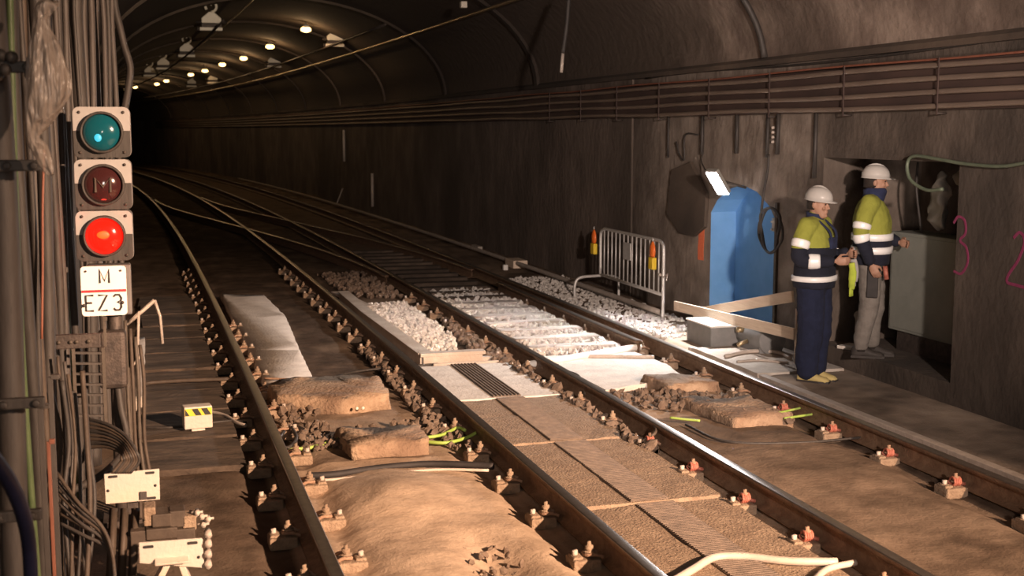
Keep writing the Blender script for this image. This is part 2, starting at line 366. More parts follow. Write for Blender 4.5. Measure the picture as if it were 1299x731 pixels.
# ---- vault
def arch(t):                                 # t 0 right springing .. 1 left springing
    a = PI*t; c = (XW+XL)/2; hw = (XW-XL)/2
    return (c+hw*math.cos(a), 3.0+2.0*math.sin(a))
yv = [y0 for y0 in [2.5+i*1.5 for i in range(11)]]+[19+3*i for i in range(28)]
g = MB(); na = 40
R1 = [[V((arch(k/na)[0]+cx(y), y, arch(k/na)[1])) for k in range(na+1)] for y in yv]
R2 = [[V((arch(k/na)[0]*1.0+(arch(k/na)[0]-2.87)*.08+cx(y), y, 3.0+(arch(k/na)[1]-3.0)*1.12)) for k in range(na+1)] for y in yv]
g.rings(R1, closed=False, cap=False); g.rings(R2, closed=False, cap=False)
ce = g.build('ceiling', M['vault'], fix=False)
def darkmix():                               # darker tone of the deeper and left vault, its ragged edge broken by noise
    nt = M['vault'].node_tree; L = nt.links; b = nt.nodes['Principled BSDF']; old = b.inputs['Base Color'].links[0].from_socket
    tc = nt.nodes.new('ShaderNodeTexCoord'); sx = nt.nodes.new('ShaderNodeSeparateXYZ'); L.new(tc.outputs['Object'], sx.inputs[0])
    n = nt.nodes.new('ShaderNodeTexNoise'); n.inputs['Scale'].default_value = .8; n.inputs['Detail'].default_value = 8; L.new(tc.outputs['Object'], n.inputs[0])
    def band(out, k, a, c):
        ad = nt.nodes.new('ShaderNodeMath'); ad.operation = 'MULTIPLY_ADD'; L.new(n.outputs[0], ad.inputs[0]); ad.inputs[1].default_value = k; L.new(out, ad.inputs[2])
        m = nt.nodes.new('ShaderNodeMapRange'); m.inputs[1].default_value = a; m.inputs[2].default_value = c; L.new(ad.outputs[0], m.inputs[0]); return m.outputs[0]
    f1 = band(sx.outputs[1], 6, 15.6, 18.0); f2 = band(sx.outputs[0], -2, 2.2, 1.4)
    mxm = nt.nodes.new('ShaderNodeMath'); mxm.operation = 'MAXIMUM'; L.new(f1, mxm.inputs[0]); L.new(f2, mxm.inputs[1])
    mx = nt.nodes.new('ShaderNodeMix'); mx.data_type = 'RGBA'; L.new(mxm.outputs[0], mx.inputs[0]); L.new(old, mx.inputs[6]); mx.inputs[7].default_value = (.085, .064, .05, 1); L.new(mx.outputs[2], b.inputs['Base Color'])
darkmix()
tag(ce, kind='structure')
# ribs in the vault
for i, y in enumerate([20+6.2*k for k in range(11)]):
    g = MB(); d0, d1 = (.0, .05)
    def ringpt(t, off, yy): 
        a = PI*t; hw = (XW-XL)/2-off; return V(((XW+XL)/2+hw*math.cos(a)+cx(yy), yy, 3.0+(2.0-off)*math.sin(a)))
    g.rings([[ringpt(k/36, d0-.03, y), ringpt(k/36, d0-.03, y+.16), ringpt(k/36, d1, y+.16), ringpt(k/36, d1, y)] for k in range(37)], smooth=False)
    tag(g.build('trim_%d' % (i+1), M['vaultdark']), kind='structure')

# ---- right wall with two recesses
g = MB()
g.box((XW+.9, 9.25, 1.35), (1.8, 13.5, 3.3)); wr = g.build('wall_right', [M['wall'], M['blue']])
wallmix()
def cut(mb, mats):
    c = mb.build('cutter', mats); b = wr.modifiers.new('cut', 'BOOLEAN'); b.operation = 'DIFFERENCE'; b.object = c; b.solver = 'EXACT'; b.material_mode = 'TRANSFER'
    applied(wr); bpy.data.objects.remove(c)
yn0, yn1 = 11.93, 13.52
archpoly = [(yn0, .02), (yn1, .02), (yn1, 1.35), (yn1-.16, 1.50), (yn1-.45, 1.64), (yn1-.8, 1.70), (yn0+.45, 1.64), (yn0+.16, 1.50), (yn0, 1.35)]
c = MB(); c.prism([(XW-.2, a, b) for a, b in archpoly], (.52, 0, 0)); cut(c, M['blue'])
yd0, yd1 = 8.86, 11.0
c = MB(); c.box((XW+.45, (yd0+yd1)/2, 1.13), (1.3, yd1-yd0, 1.82)); cut(c, M['wall'])
tag(wr, kind='structure')
def wallstrip(name, X, mat, y0, y1, z1=3.0, th=.5, sgn=1):
    yy = [y0+i*(y1-y0)/50 for i in range(51)]; g = MB()
    g.rings([[V((X+cx(q), q, -.3)), V((X+cx(q)+sgn*th, q, -.3)), V((X+cx(q)+sgn*th, q, z1+.05)), V((X+cx(q), q, z1+.05))] for q in yy], smooth=False)
    return tag(g.build(name, mat), kind='structure')
wallstrip('wall_right_far', XW, M['wallfar'], 16, 100)
wallstrip('wall_left', XL, M['wallleft'], 2.5, 100, sgn=-1)
g = MB(); g.box((-2.2, 100.5, 2.5), (16, .4, 7)); tag(g.build('wall_back', M['vaultdark']), kind='structure')
# ledge at the springing of the vault
g = MB(); yy = [4+i*1.2 for i in range(80)]
g.sweep([(0, 0), (-.05, 0), (-.05, .05), (0, .09)], [V((XW+cx(q), q, 2.98)) for q in yy], [V((1, 0, 0))]*80)
tag(g.build('trim_20', M['vaultdark']), kind='structure')
# dark patch beside the blue recess: raised and faceted
g = MB(); pts = [atx(852, 300, XW), atx(850, 272, XW), atx(866, 296, XW), atx(884, 300, XW), atx(898, 288, XW), atx(900, 246, XW), atx(880, 205, XW), atx(856, 215, XW)]
g.prism(pts[1:], (-.05, 0, 0)); tag(g.build('trim_21', M['vaultdark'], bevel=.01), kind='structure')

# ============================================================ RAILS
def rail_section():
    return [(-.065, 0), (.065, 0), (.065, .012), (.012, .03), (.010, .108), (.035, .118), (.036, .145), (.028, .152), (-.028, .152), (-.036, .145), (-.035, .118), (-.010, .108), (-.012, .03), (-.065, .012)]
def rail(name, fn, y0, y1, label, cat='rail', group=None, step=.5, z=.0):
    n = max(2, int((y1-y0)/step)); yy = [y0+(y1-y0)*i/n for i in range(n+1)]
    path = [V((fn(q), q, z)) for q in yy]; g = MB()
    sides = [V((1, -(fn(q+.1)-fn(q-.1))/.2, 0)).normalized() for q in yy]
    g.sweep(rail_section(), path, sides, matfn=lambda j: 1 if j in (6, 7, 8) else 0)
    o = g.build(name, [M['rail'], M['railtop']]); o.modifiers.new('w', 'WEIGHTED_NORMAL'); 
    return tag(o, label, cat, group)
rail('running_rail', lambda q: XA+cx(q), 3, 96, 'leftmost long running rail nearest the red signal', 'rail')
rail('running_rail', lambda q: XB+cx(q), 3, 96, 'second running rail from the left, right rail of the near track')
rail('running_rail', lambda q: XC+cx(q), 3, 96, 'third running rail, just right of the long steel mesh strip')
rail('running_rail', lambda q: XD+cx(q), 3, 96, 'rightmost running rail, closest to the two workers')
# crossover between the two tracks, further down the tunnel
def S(q, y0, y1):
    t = max(0, min(1, (q-y0)/(y1-y0))); return t*t*(3-2*t)
rail('crossover_rail', lambda q: (XC-.10)*(1-S(q, 17.5, 41))+(XA+.10)*S(q, 17.5, 41)+cx(q), 18.5, 41, 'curved crossover rail leaving the third running rail towards the left track', 'rail')
rail('crossover_rail', lambda q: (XD-.10)*(1-S(q, 17.5, 42))+(XB+.10)*S(q, 17.5, 42)+cx(q), 19, 42, 'curved crossover rail leaving the rightmost running rail across the tunnel', 'rail')
rail('check_rail', lambda q: XD-.20+.02*(q-12)*(-.2), 12.0, 17.3, 'short guard rail with cut end inside the rightmost rail by the gravel', 'rail', z=-.01)
# steel trough beside the second rail
t0 = [gp(418, 364, .05), gp(455, 397, .05), gp(541, 459, .05)]
g = MB(); pa = [V((2.56, 17.0, .0)), V((2.545, 15, .0)), V((2.60, 11.95, .0))]
g.sweep([(-.055, 0), (.055, 0), (.055, .115), (.075, .115), (.075, .13), (-.075, .13), (-.075, .115), (-.055, .115)], pa, [V((1, 0, 0))]*3)
g.box((2.87, 11.97, .115), (.66, .13, .035)); g.box((2.87, 11.93, .055), (.60, .04, .10))
tag(g.build('cable_duct', M['conc'], bevel=.004), 'long pale topped raised cable duct with crosswise end beside the second rail', 'cable duct')
g = MB(); g.box((2.62, 16.7, .05), (.16, 1.6, .03), rotz(.1)); g.box((2.72, 16.0, .03), (.2, .3, .05))
tag(g.build('steel_plate', M['iron'], bevel=.004), 'dusty grey steel plate at the far end of the pale cable duct', 'plate')

# ---- fasteners
def fastener(name, label, red, group, side=-1):
    t = empty(name, label=label, cat='rail fastener', group=group)
    g = MB(); g.box((side*.155, 0, .0), (.16, .15, .07)); g.box((side*.20, .0, .035), (.06, .10, .03)); g.build('base_block', M['block'], t, bevel=.012)
    g = MB(); mt = M['redspring'] if red else M['rust']
    if red:
        pts = [V((side*(.10+.055*k/40), .032*math.cos(k*PI/5), .062+.026*math.sin(k*PI/5))) for k in range(41)]
        g.tube(pts, .0085, 6); g.tube([(side*.055, 0, .036), (side*.10, 0, .05)], .014, 6)
    else:
        g.tube(catmull([(side*.06, -.045, .036), (side*.10, -.05, .055), (side*.145, -.035, .05), (side*.15, .0, .045), (side*.145, .035, .05), (side*.10, .05, .055), (side*.06, .045, .036)], 4), .011, 6)
    g.build('spring_clip', mt, t)
    g = MB(); g.cyl((side*.125, 0, .03), (side*.125, 0, .115), .012, 8); g.cyl((side*.125, 0, .068), (side*.125, 0, .094), .024, 6); g.cyl((side*.125, 0, .06), (side*.125, 0, .066), .034, 12)
    g.build('bolt', M['block'] if not red else M['rust'], t)
    g = MB(); g.cyl((side*.205, .0, .04), (side*.205, 0, .075), .016, 6); g.build('anchor_bolt', M['iron'], t)
    return t
def lay(xr, y0, y1, red, grp, label, side=-1, jit=.0):
    src = None; q = y0
    while q < y1:
        p = (xr+cx(q), q, 0.0)
        if src is None: src = fastener('rail_fastener', label, red, grp, side); src.location = p
        else: copy_tree(src, p)
        q += .76
lay(XA, 4.70, 21, False, 'fasteners on the left side of the leftmost rail', 'rusty spring clip and bolt fixing the left foot of the leftmost rail')
lay(XA, 4.95, 15, False, 'fasteners on the right side of the leftmost rail', 'rusty spring clip and bolt fixing the right foot of the leftmost rail', 1)
lay(XB, 5.40, 21, False, 'fasteners on the left side of the second rail', 'rusty spring clip and bolt fixing the left foot of the second rail')
lay(XC, 5.30, 8.4, True, 'red spring fasteners on the third rail', 'red double spring fastener on the near part of the third rail')
lay(XC, 8.34, 17, False, 'rusty fasteners on the third rail', 'rusty clip fastener on the third rail beyond the red springs')
lay(XD, 6.02, 9.6, True, 'red spring fasteners on the rightmost rail', 'red double spring fastener on the near part of the rightmost rail')
lay(XD, 9.82, 16, False, 'rusty fasteners on the rightmost rail', 'rusty clip fastener on the rightmost rail beyond the red springs')

# ============================================================ GROUND PIECES
def irregular(name, pts, z0, z1, mat, label, cat, bevel=.02, amp=.012, seed=0, group=None):
    bm = bmesh.new(); vs = [bm.verts.new((p[0], p[1], z0)) for p in pts]; f = bm.faces.new(vs)
    e = bmesh.ops.extrude_face_region(bm, geom=[f]); 
    for v in e['geom']:
        if isinstance(v, bmesh.types.BMVert): v.co.z = z1; c = sum((V((p[0], p[1], 0)) for p in pts), V())/len(pts); v.co.x += (c.x-v.co.x)*.03; v.co.y += (c.y-v.co.y)*.03
    bmesh.ops.triangulate(bm, faces=bm.faces); 
    for _ in range(4): bmesh.ops.subdivide_edges(bm, edges=[x for x in bm.edges if x.calc_length() > .06], cuts=1)
    bmesh.ops.triangulate(bm, faces=bm.faces)
    for v in bm.verts:
        n = noise.noise_vector(v.co*7+V((seed, 0, 0))); n2 = noise.noise_vector(v.co*21+V((0, seed, 0)))
        v.co += n*amp+n2*amp*.4
    bmesh.ops.recalc_face_normals(bm, faces=bm.faces)
    me = bpy.data.meshes.new(name); bm.to_mesh(me); bm.free(); me.materials.append(mat)
    for p in me.polygons: p.use_smooth = amp > .008
    o = bpy.data.objects.new(name, me); COL.objects.link(o); return tag(o, label, cat, group)
P2 = lambda L: [tuple(gp(*p)[:2]) for p in L]
irregular('concrete_slab', [(.97, 17.9), (1.55, 17.6), (1.62, 15.5), (1.50, 13), (1.42, 11.0), (.99, 10.9)], -.04, .045, M['conclight'], 'long pale dusty concrete slab between the first two rails', 'slab', amp=.01)
irregular('concrete_slab', [(.97, 10.9), (1.30, 11.1), (1.95, 10.95), (1.92, 10.15), (1.50, 10.05), (1.2, 10.2), (.99, 10.35)], -.04, .13, M['lump'], 'broken muddy concrete cover beside the pale slab with two glints beneath', 'slab', amp=.03, seed=4)
irregular('concrete_slab', [(1.30, 9.2), (1.93, 9.15), (1.90, 8.65), (1.33, 8.6)], -.04, .10, M['lump'], 'rough sandy concrete cover between green cables and thick black cable', 'slab', amp=.03, seed=9)
for x_, lb in ((1.60, 'left'), (1.65, 'right')):
    g = MB(); g.ell((x_, 9.99, .06), (.014, .014, .014)); tag(g.build('glint_bead', M['insul']), 'small bright %s glint of the pair in front of the broken concrete cover' % lb, 'fitting')  # pale beads stand in for two glints of light
# walkway slabs between second and third rail, with steel mesh strip
for i, (a, b, lb, mt) in enumerate([(10.15, 11.78, 'pale concrete walkway panel at the end of the raised cable duct', 'conclight'), (8.58, 10.14, 'sandy concrete walkway panel just nearer than the pale one', 'block'), (6.98, 8.57, 'sand covered walkway panel in the middle of the mesh strip', 'block'), (5.0, 6.97, 'sand covered walkway panel nearest the bottom edge', 'block')]):
    irregular('paving_slab', [(2.46, a), (3.42, a), (3.42, b), (2.46, b)], -.05, .035, M[mt], lb, 'paving slab', amp=.004 if i == 0 else .008, seed=i)
for i, (a, b, lb) in enumerate([(10.2, 11.76, 'dark slatted steel mesh panel at the far end of the walkway'), (8.62, 10.12, 'brown dusty steel mesh panel beside the thin black gap'), (7.02, 8.54, 'sand clogged steel mesh panel in the middle of the walkway'), (5.0, 6.94, 'fine lined steel mesh panel nearest the bottom edge')]):
    t = empty('mesh_panel', (2.93, a, .036), label=lb, cat='steel mesh', group=None); n = int((b-a)/.028)
    g = MB(); g.box((0, (b-a)/2, .003), (.25, b-a, .008)); g.build('backing', M['grate'], t)
    g = MB()
    if i != 0:
        for k in range(n): g.box((0, (k+.5)*(b-a)/n, .010), (.24, .011, .008))
    else:
        for k in range(8): g.box((-.115+.23*k/7, (b-a)/2, .010), (.011, b-a-.02, .008))
    g.build('slats', M['grate'], t)
g = MB(); g.box((2.98, 12.02, .03), (.66, .08, .05)); g.box((2.98, 11.83, .02), (.66, .03, .05))
tag(g.build('cross_beam', M['iron'], bevel=.004), 'steel cross beam at the far edge of the pale walkway panel', 'beam')
irregular('concrete_slab', [(3.80, 12.0), (4.82, 12.0), (4.85, 11.2), (4.75, 10.5), (4.2, 10.35), (3.82, 10.2)], -.05, .035, M['conclight'], 'bright white concrete slab between third and rightmost rails', 'slab', amp=.006)
irregular('concrete_slab', [(4.28, 10.5), (4.78, 10.35), (4.86, 10.05), (4.35, 10.0)], -.04, .09, M['lump'], 'small muddy concrete cover at the near edge of the white slab', 'slab', amp=.03, seed=3)
irregular('concrete_slab', [(4.25, 9.6), (4.85, 9.5), (4.88, 8.75), (4.35, 8.7)], -.04, .075, M['lump'], 'larger sandy concrete cover nearer than the small muddy one', 'slab', amp=.03, seed=14)
# sleepers of the right track
q = 12.45; k = 0
while q < 24:
    xx = cx(q); ln = .98
    g = MB(); g.box((XC+.22+ln/2+xx, q, .02), (ln, .20, .07))
    o = g.build('sleeper', M['sleeper'] if q < 16.2 else M['board'], bevel=.012)  # farther sleepers take a darker colour in place of shade
    lab = 'pale dust covered sleeper under bright light beside the white slab' if q < 15.2 else 'sleeper further down the right hand track where shade is painted in'
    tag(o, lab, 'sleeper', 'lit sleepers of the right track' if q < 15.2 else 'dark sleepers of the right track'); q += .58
for a, b, r, lb in [(gp(668, 463, .06), gp(812, 440, .06), .035, 'white rod lying across the sleepers before the white slab'), (gp(715, 452, .05), gp(830, 453, .05), .02, 'thin grey rod lying just nearer than the white rod')]:
    g = MB(); g.cyl(a, b, r, 10); tag(g.build('point_rod', M['white'] if r > .03 else M['iron'], bevel=.004), lb, 'rod')
# pale stones beside the rightmost rail and the clamp lumps
def stones(name, region, n, smin, smax, mat, label, z=0, seed=1):
    rnd = random.Random(seed); bm = bmesh.new(); 
    from mathutils.geometry import intersect_point_tri_2d
    x0 = min(p[0] for p in region); x1 = max(p[0] for p in region); y0 = min(p[1] for p in region); y1 = max(p[1] for p in region)
    def inside(x, y):
        c = False; j = len(region)-1
        for i in range(len(region)):
            xi, yi = region[i]; xj, yj = region[j]
            if (yi > y) != (yj > y) and x < (xj-xi)*(y-yi)/(yj-yi)+xi: c = not c
            j = i
        return c
    base = bmesh.new(); bmesh.ops.create_icosphere(base, subdivisions=1, radius=1); bv = [v.co.copy() for v in base.verts]; bf = [[v.index for v in f.verts] for f in base.faces]; base.free()
    g = MB(); k = 0
    while k < n:
        x = rnd.uniform(x0, x1); y = rnd.uniform(y0, y1)
        if not inside(x, y): continue
        s = rnd.uniform(smin, smax); R = Matrix.Rotation(rnd.uniform(0, 6), 3, (rnd.random(), rnd.random(), rnd.random()+.1)); sc3 = V((rnd.uniform(.7, 1.3), rnd.uniform(.6, 1.2), rnd.uniform(.5, .9)))
        vs = [R @ V((v.x*sc3.x, v.y*sc3.y, v.z*sc3.z))*s*rnd.uniform(.8, 1.15)+V((x+0, y, z+s*.4+rnd.uniform(0, .03))) for v in bv]
        g.add(vs, bf); k += 1
    return tag(g.build(name, mat, fix=False), label, 'gravel', kind='stuff')
stones('gravel', [(2.72, 16.3), (3.28, 16.3), (3.25, 13.6), (3.0, 12.2), (2.76, 12.2)], 1150, .02, .045, M['stone'], 'pale loose ballast between the raised cable duct and the third rail')
stones('gravel', [(3.78, 17.5), (4.75, 17.5), (4.75, 12.1), (3.78, 12.1)], 1500, .018, .04, M['stone'], 'pale ballast between the sleepers of the right track', seed=2)
stones('gravel', [(5.25, 18.5), (6.2, 18.5), (6.2, 12.9), (5.55, 12.6), (5.25, 13)], 1500, .02, .045, M['stone'], 'loose ballast under the metal barrier beside the rightmost rail', z=.0, seed=3)
stones('rubble', [(3.2, 13.0), (3.45, 15), (3.48, 8.2), (3.38, 8.2), (3.36, 11)], 300, .02, .06, M['stonedark'], 'brown rubble and lumps heaped against the third rail', seed=4)
stones('rubble', [(2.1, 13.0), (2.22, 13), (2.22, 8.6), (2.08, 8.6)], 170, .015, .045, M['stonedark'], 'brown rubble strewn along the left of the second rail', seed=5)
stones('rubble', [(.98, 10.9), (1.3, 10.2), (1.3, 9.4), (2.1, 9.6), (2.15, 8.9), (.98, 8.9)], 220, .015, .045, M['stonedark'], 'brown rubble around the muddy concrete covers', seed=6)
stones('rubble', [(3.75, 10.2), (4.3, 10.1), (4.9, 9.7), (4.9, 8.6), (4.2, 9.3), (3.75, 9.6)], 200, .015, .05, M['stonedark'], 'brown rubble around the covers on the right track', seed=7)
stones('rubble', [(1.55, 6.6), (1.95, 6.6), (1.95, 5.6), (1.6, 5.6)], 40, .012, .026, M['stonedark'], 'small dark stones in the hollow of the near sand', seed=8, z=-.03)
stones('rubble', [(2.6, 20), (3.4, 20), (3.4, 17), (2.7, 17)], 300, .02, .06, M['stonedark'], 'brown stones beyond the far end of the raised cable duct', seed=9)
# timber boards of the left walkway
yy = 8.55; k = 0; rnd = random.Random(3)
bl = ['board with the torn near edge', 'board next beyond the striped box', 'board between the hose ends', 'board below the crossing hose', 'board crossed by the pale hose', 'board just beyond the crossing hose', 'board in the dark beyond', 'board with a raised far lip', 'board beside the steel bracket', 'farthest board before the dark dirt']
for k in range(10):
    d = rnd.uniform(.86, 1.0)
    lab = 'worn brown walkway ' + bl[k]
    irregular('walkway_board', [(-.08+rnd.uniform(-.03, .03)+cx(yy), yy), (.62+cx(yy), yy+rnd.uniform(-.02, .02)), (.62+cx(yy), yy+d-.04), (-.08+cx(yy), yy+d-.03)], -.03, .035+rnd.uniform(-.01, .012), M['board'], lab, 'board', amp=.006, seed=k)
    yy += d
irregular('kerb_stone', [(-.16, 10.6), (-.07, 10.6), (-.04, 14.0), (-.13, 14.0)], -.03, .10, M['conc'], 'narrow pale kerb at the left edge of the walkway boards', 'kerb', amp=.012)
# right walkway strip edge
g = MB(); yy = [4+i*.5 for i in range(17)]
g.sweep([(0, -.05), (.08, -.05), (.08, .05), (0, .05)], [V((5.42, q, 0)) for q in yy], [V((1, 0, 0))]*17)
tag(g.build('trim_22', M['iron'], bevel=.005), kind='structure')
irregular('concrete_walkway', [(5.40, 11.9), (6.33, 11.9), (6.33, 10.4), (5.40, 10.4)], -.03, .06, M['conc'], 'pale concrete footing in front of the blue recess beside the grey box', 'slab', amp=.006)

# ============================================================ CABLES ON THE GROUND
def cable(name, pts, r, mat, label, cat='cable', n=8, group=None, sub=6):
    g = MB(); g.tube(catmull(pts, sub), r, n); return tag(g.build(name, mat), label, cat, group)
G = lambda L, z: [gp(a, b, z) for a, b in L]
cable('ground_cable', G([(390, 604), (425, 602), (480, 594), (540, 589), (600, 590), (626, 592)], .035), .024, M['black'], 'thick black cable crossing the sand between the first two rails')
cable('ground_cable', G([(400, 610), (440, 607), (500, 600), (560, 596), (620, 597)], .02), .010, M['cablepale'], 'thin pale cable lying along the thick black cable')
cable('green_cable', G([(366, 571), (400, 567), (430, 557), (455, 556)], .03), .014, M['cablelime'], 'green cable lying left of the sandy concrete cover')
cable('green_cable', G([(535, 556), (560, 552), (580, 543), (590, 546)], .05), .013, M['cablelime'], 'upper green cable loop against the second rail')
cable('green_cable', G([(535, 560), (565, 562), (590, 556), (606, 548)], .04), .013, M['cablelime'], 'lower green cable loop against the second rail')
cable('green_cable', G([(988, 524), (1005, 520), (1024, 516)], .06), .010, M['cablelime'], 'upper short green cable between the right track rails')
cable('green_cable', G([(995, 531), (1015, 528), (1042, 524)], .05), .010, M['cablelime'], 'lower short green cable between the right track rails')
cable('green_cable', G([(850, 530), (868, 532), (888, 534)], .05), .010, M['cablelime'], 'short green cable beside the shiny third rail')
cable('ground_cable', G([(850, 740), (880, 722), (905, 708), (940, 706), (1000, 712), (1062, 713)], .06), .022, M['cablepale'], 'pale cable bowed across the mesh strip at the bottom edge')
cable('ground_cable', G([(1030, 740), (1050, 722), (1085, 714)], .05), .018, M['cablepale'], 'short pale cable under the third rail at the bottom edge')
cable('ground_cable', G([(392, 483), (420, 482), (440, 474), (480, 468), (555, 462)], .03), .012, M['cabledark'], 'thin dark cable crossing between slab and second rail')
cable('ground_cable', G([(335, 480), (360, 481), (395, 481)], .07), .010, M['rust'], 'thin rusty rod lying over the long pale slab')
cable('ground_cable', G([(165, 500), (180, 488), (215, 484), (260, 482), (290, 481)], .06), .020, M['cablebrown'], 'brown hose crossing the boards left of the leftmost rail')
cable('ground_cable', G([(265, 522), (285, 527), (300, 536), (312, 540)], .05), .014, M['cablepale'], 'pale cable from the striped box to the leftmost rail')
cable('ground_cable', G([(165, 541), (200, 543), (235, 541), (290, 534), (312, 536)], .05), .010, M['cabledark'], 'thin dark cable running behind the striped box')
cable('ground_cable', G([(360, 548), (352, 562), (366, 568), (376, 556), (370, 543)], .05), .014, M['cabledark'], 'small coil of dark cable beside the leftmost rail')
cable('ground_pipe', [V((5.95+cx(q)*1.0-.0+.32*max(0, (20-q)/6 if q > 14 else 1)*0, q, .12)) for q in range(14, 60, 3)], .035, M['iron'], 'long pipe along the foot of the right wall behind the barrier', 'pipe')
cable('ground_cable', G([(920, 452), (950, 446), (985, 447), (1003, 455)], .08), .020, M['cablepale'], 'pale cable lying in front of the blue recess')
cable('ground_cable', G([(935, 459), (965, 457), (1000, 461)], .07), .014, M['iron'], 'grey cable lying just in front of the pale one')
cable('ground_cable', G([(870, 539), (920, 560), (1010, 562), (1095, 555)], .03), .010, M['cabledark'], 'thin dark cable lying along the cover on the right track')
for i, (a, b, cc, lb) in enumerate([((742, 500), (735, 478), (716, 470), 'far'), ((815, 560), (832, 545), (806, 520), 'near')]):
    cable('bond_cable', [gp(*a, .05), gp(*b, .12), gp(*cc, .10)], .012, M['cablebrown'], 'brown bond cable drooping on the third rail, the %s one' % ('one by the white slab' if i == 0 else 'nearer one by the concrete cover'))

# striped box
t = empty('marker_box', (.33, 9.66, 0), .12, 'small pale box with yellow and black striped face on the boards', 'box')
g = MB(); g.box((0, 0, .15), (.21, .12, .17)); g.build('body', M['plate'], t, bevel=.008)
g = MB(); g.box((0, 0, .035), (.10, .08, .07)); g.box((0, -.02, .012), (.24, .12, .02)); g.build('foot', M['plate'], t, bevel=.005)
g = MB(); g.box((0, -.0615, .195), (.20, .003, .055)); s1 = g.build('stripe_band', M['yellow'], t)
g = MB()
for x in (-.09, .0, .07): g.prism([(x-.02, -.064, .170), (x+.025, -.064, .170), (x-.005, -.064, .221), (x-.05, -.064, .221)] if x > -.09 else [(-.098, -.064, .170), (-.065, -.064, .170), (-.097, -.064, .221)], (0, .002, 0))
g.build('black_stripe', M['stripeblack'], s1)

# ============================================================ SIGNAL
t = empty('railway_signal', (-.215, 7.5, 0), 0, 'tall three lamp railway signal glowing red above a white EZ 3 plate', 'signal')
SX = t.location
def rr(cx0, cz0, w0, h0, r, n=5):
    pts = []
    for (sx, sz, a0) in ((1, 1, 0), (-1, 1, 90), (-1, -1, 180), (1, -1, 270)):
        for k in range(n+1):
            a = math.radians(a0+90*k/n); pts.append((cx0+sx*(w0/2-r)+r*math.cos(a), cz0+sz*(h0/2-r)+r*math.sin(a)))
    return pts
def lensmat(name, c, spec, em=None, es=0):
    m = bpy.data.materials.new(name); m.use_nodes = True; nt = m.node_tree; b = nt.nodes['Principled BSDF']
    b.inputs['Base Color'].default_value = sep(c); b.inputs['Roughness'].default_value = .12; b.inputs['Coat Weight'].default_value = 1
    if em:
        b.inputs['Emission Color'].default_value = sep(em); b.inputs['Emission Strength'].default_value = es
    return m
M['lens_teal'] = lensmat('teal_lens', (.006, .09, .12), 1)
M['lens_dark'] = lensmat('dark_lens', (.05, .015, .015), 1)
M['lens_red'] = lensmat('red_lens', (.3, .01, .005), 1, (1, .008, .003), 1.25)
M['lens_core'] = emat('lens_core', (1, .10, .012), 1.5)
M['teal_glint_glow'] = emat('teal_glint_glow', (.05, .55, .75), 1.0)
units = [(129, 168, 'teal'), (131, 234.5, 'dark'), (132.5, 299.5, 'red')]
for (px, py, kind) in units:
    c = aty(px, py, 7.5); ux = c.x-SX.x; uz = c.z
    g = MB(); g.prism([(a, .02, b) for a, b in rr(ux+.012, uz, .29, .283, .035)], (0, .16, 0)); cs = g.build('lamp_housing', M['casing'], t, bevel=.006)
    g = MB(); W0 = .306; Hh = .285; pr = rr(ux, uz, W0, Hh, .035)
    zc = uz+.008
    up = [p for p in pr if p[1] > zc]; lo = [p for p in pr if p[1] <= zc]
    up = [(ux+W0/2, zc)]+up+[(ux-W0/2, zc)]; lo = [(ux-W0/2, zc)]+lo+[(ux+W0/2, zc)]
    f = MB(); f.prism([(a, 0, b) for a, b in up], (0, .018, 0)); f.build('white_front', M['frontwhite'], cs, bevel=.002)
    f = MB(); f.prism([(a, 0, b) for a, b in lo], (0, .018, 0)); f.build('dark_front', M['cabledark'], cs, bevel=.002)
    lx = ux+(.0 if kind != 'dark' else 0)
    f = MB(); R = []
    for (y0, r0) in ((.0, .118), (-.035, .115), (-.035, .104), (.0, .102)):
        R.append([V((lx+r0*math.cos(2*PI*k/40), y0, uz+r0*math.sin(2*PI*k/40))) for k in range(40)])
    f.rings(R, cap=False); f.build('lens_ring', M['cabledark'], cs)
    f = MB(); R = []
    for k in range(8):
        a = PI/2*k/7; r0 = .103*math.cos(a)+.001; R.append([V((lx+r0*math.cos(2*PI*j/36), -.004-.045*math.sin(a), uz+r0*math.sin(2*PI*j/36))) for j in range(36)])
    f.rings(R); f.build('lens', M['lens_'+kind], t)
    if kind == 'red':
        f = MB(); f.ell((lx-.005, -.05, uz+.01), (.035, .006, .022)); f.build('lit_filament', M['lens_core'], t)
    if kind == 'teal':
        f = MB(); f.ell((lx-.02, -.048, uz-.03), (.02, .006, .022)); f.build('blue_glint', M['teal_glint_glow'], t)  # glowing spot put on as a glint; this lens is unlit
    if kind == 'dark':
        f = MB(); f.stroke([(lx-.04, -.052, uz-.04), (lx-.04, -.052, uz+.04), (lx, -.054, uz-.01), (lx+.04, -.052, uz+.04), (lx+.04, -.052, uz-.04)], .012, .004, (0, -1, 0)); f.build('letter', M['cablebrown'], t)
    f = MB()
    for sx in (-1, 1):
        for sz in (-1, 1):
            f = MB(); f.cyl((ux+sx*.118, .003, uz+sz*.112), (ux+sx*.118, -.006, uz+sz*.112), .009, 8); f.build('screw', M['darksteel'], cs)
rl = lamp('red_lamp_light', 'POINT', aty(132, 299.5, 7.39), None, 1.3, (1, .05, .03), .05); rl.parent = t; rl.location = rl.location-t.location
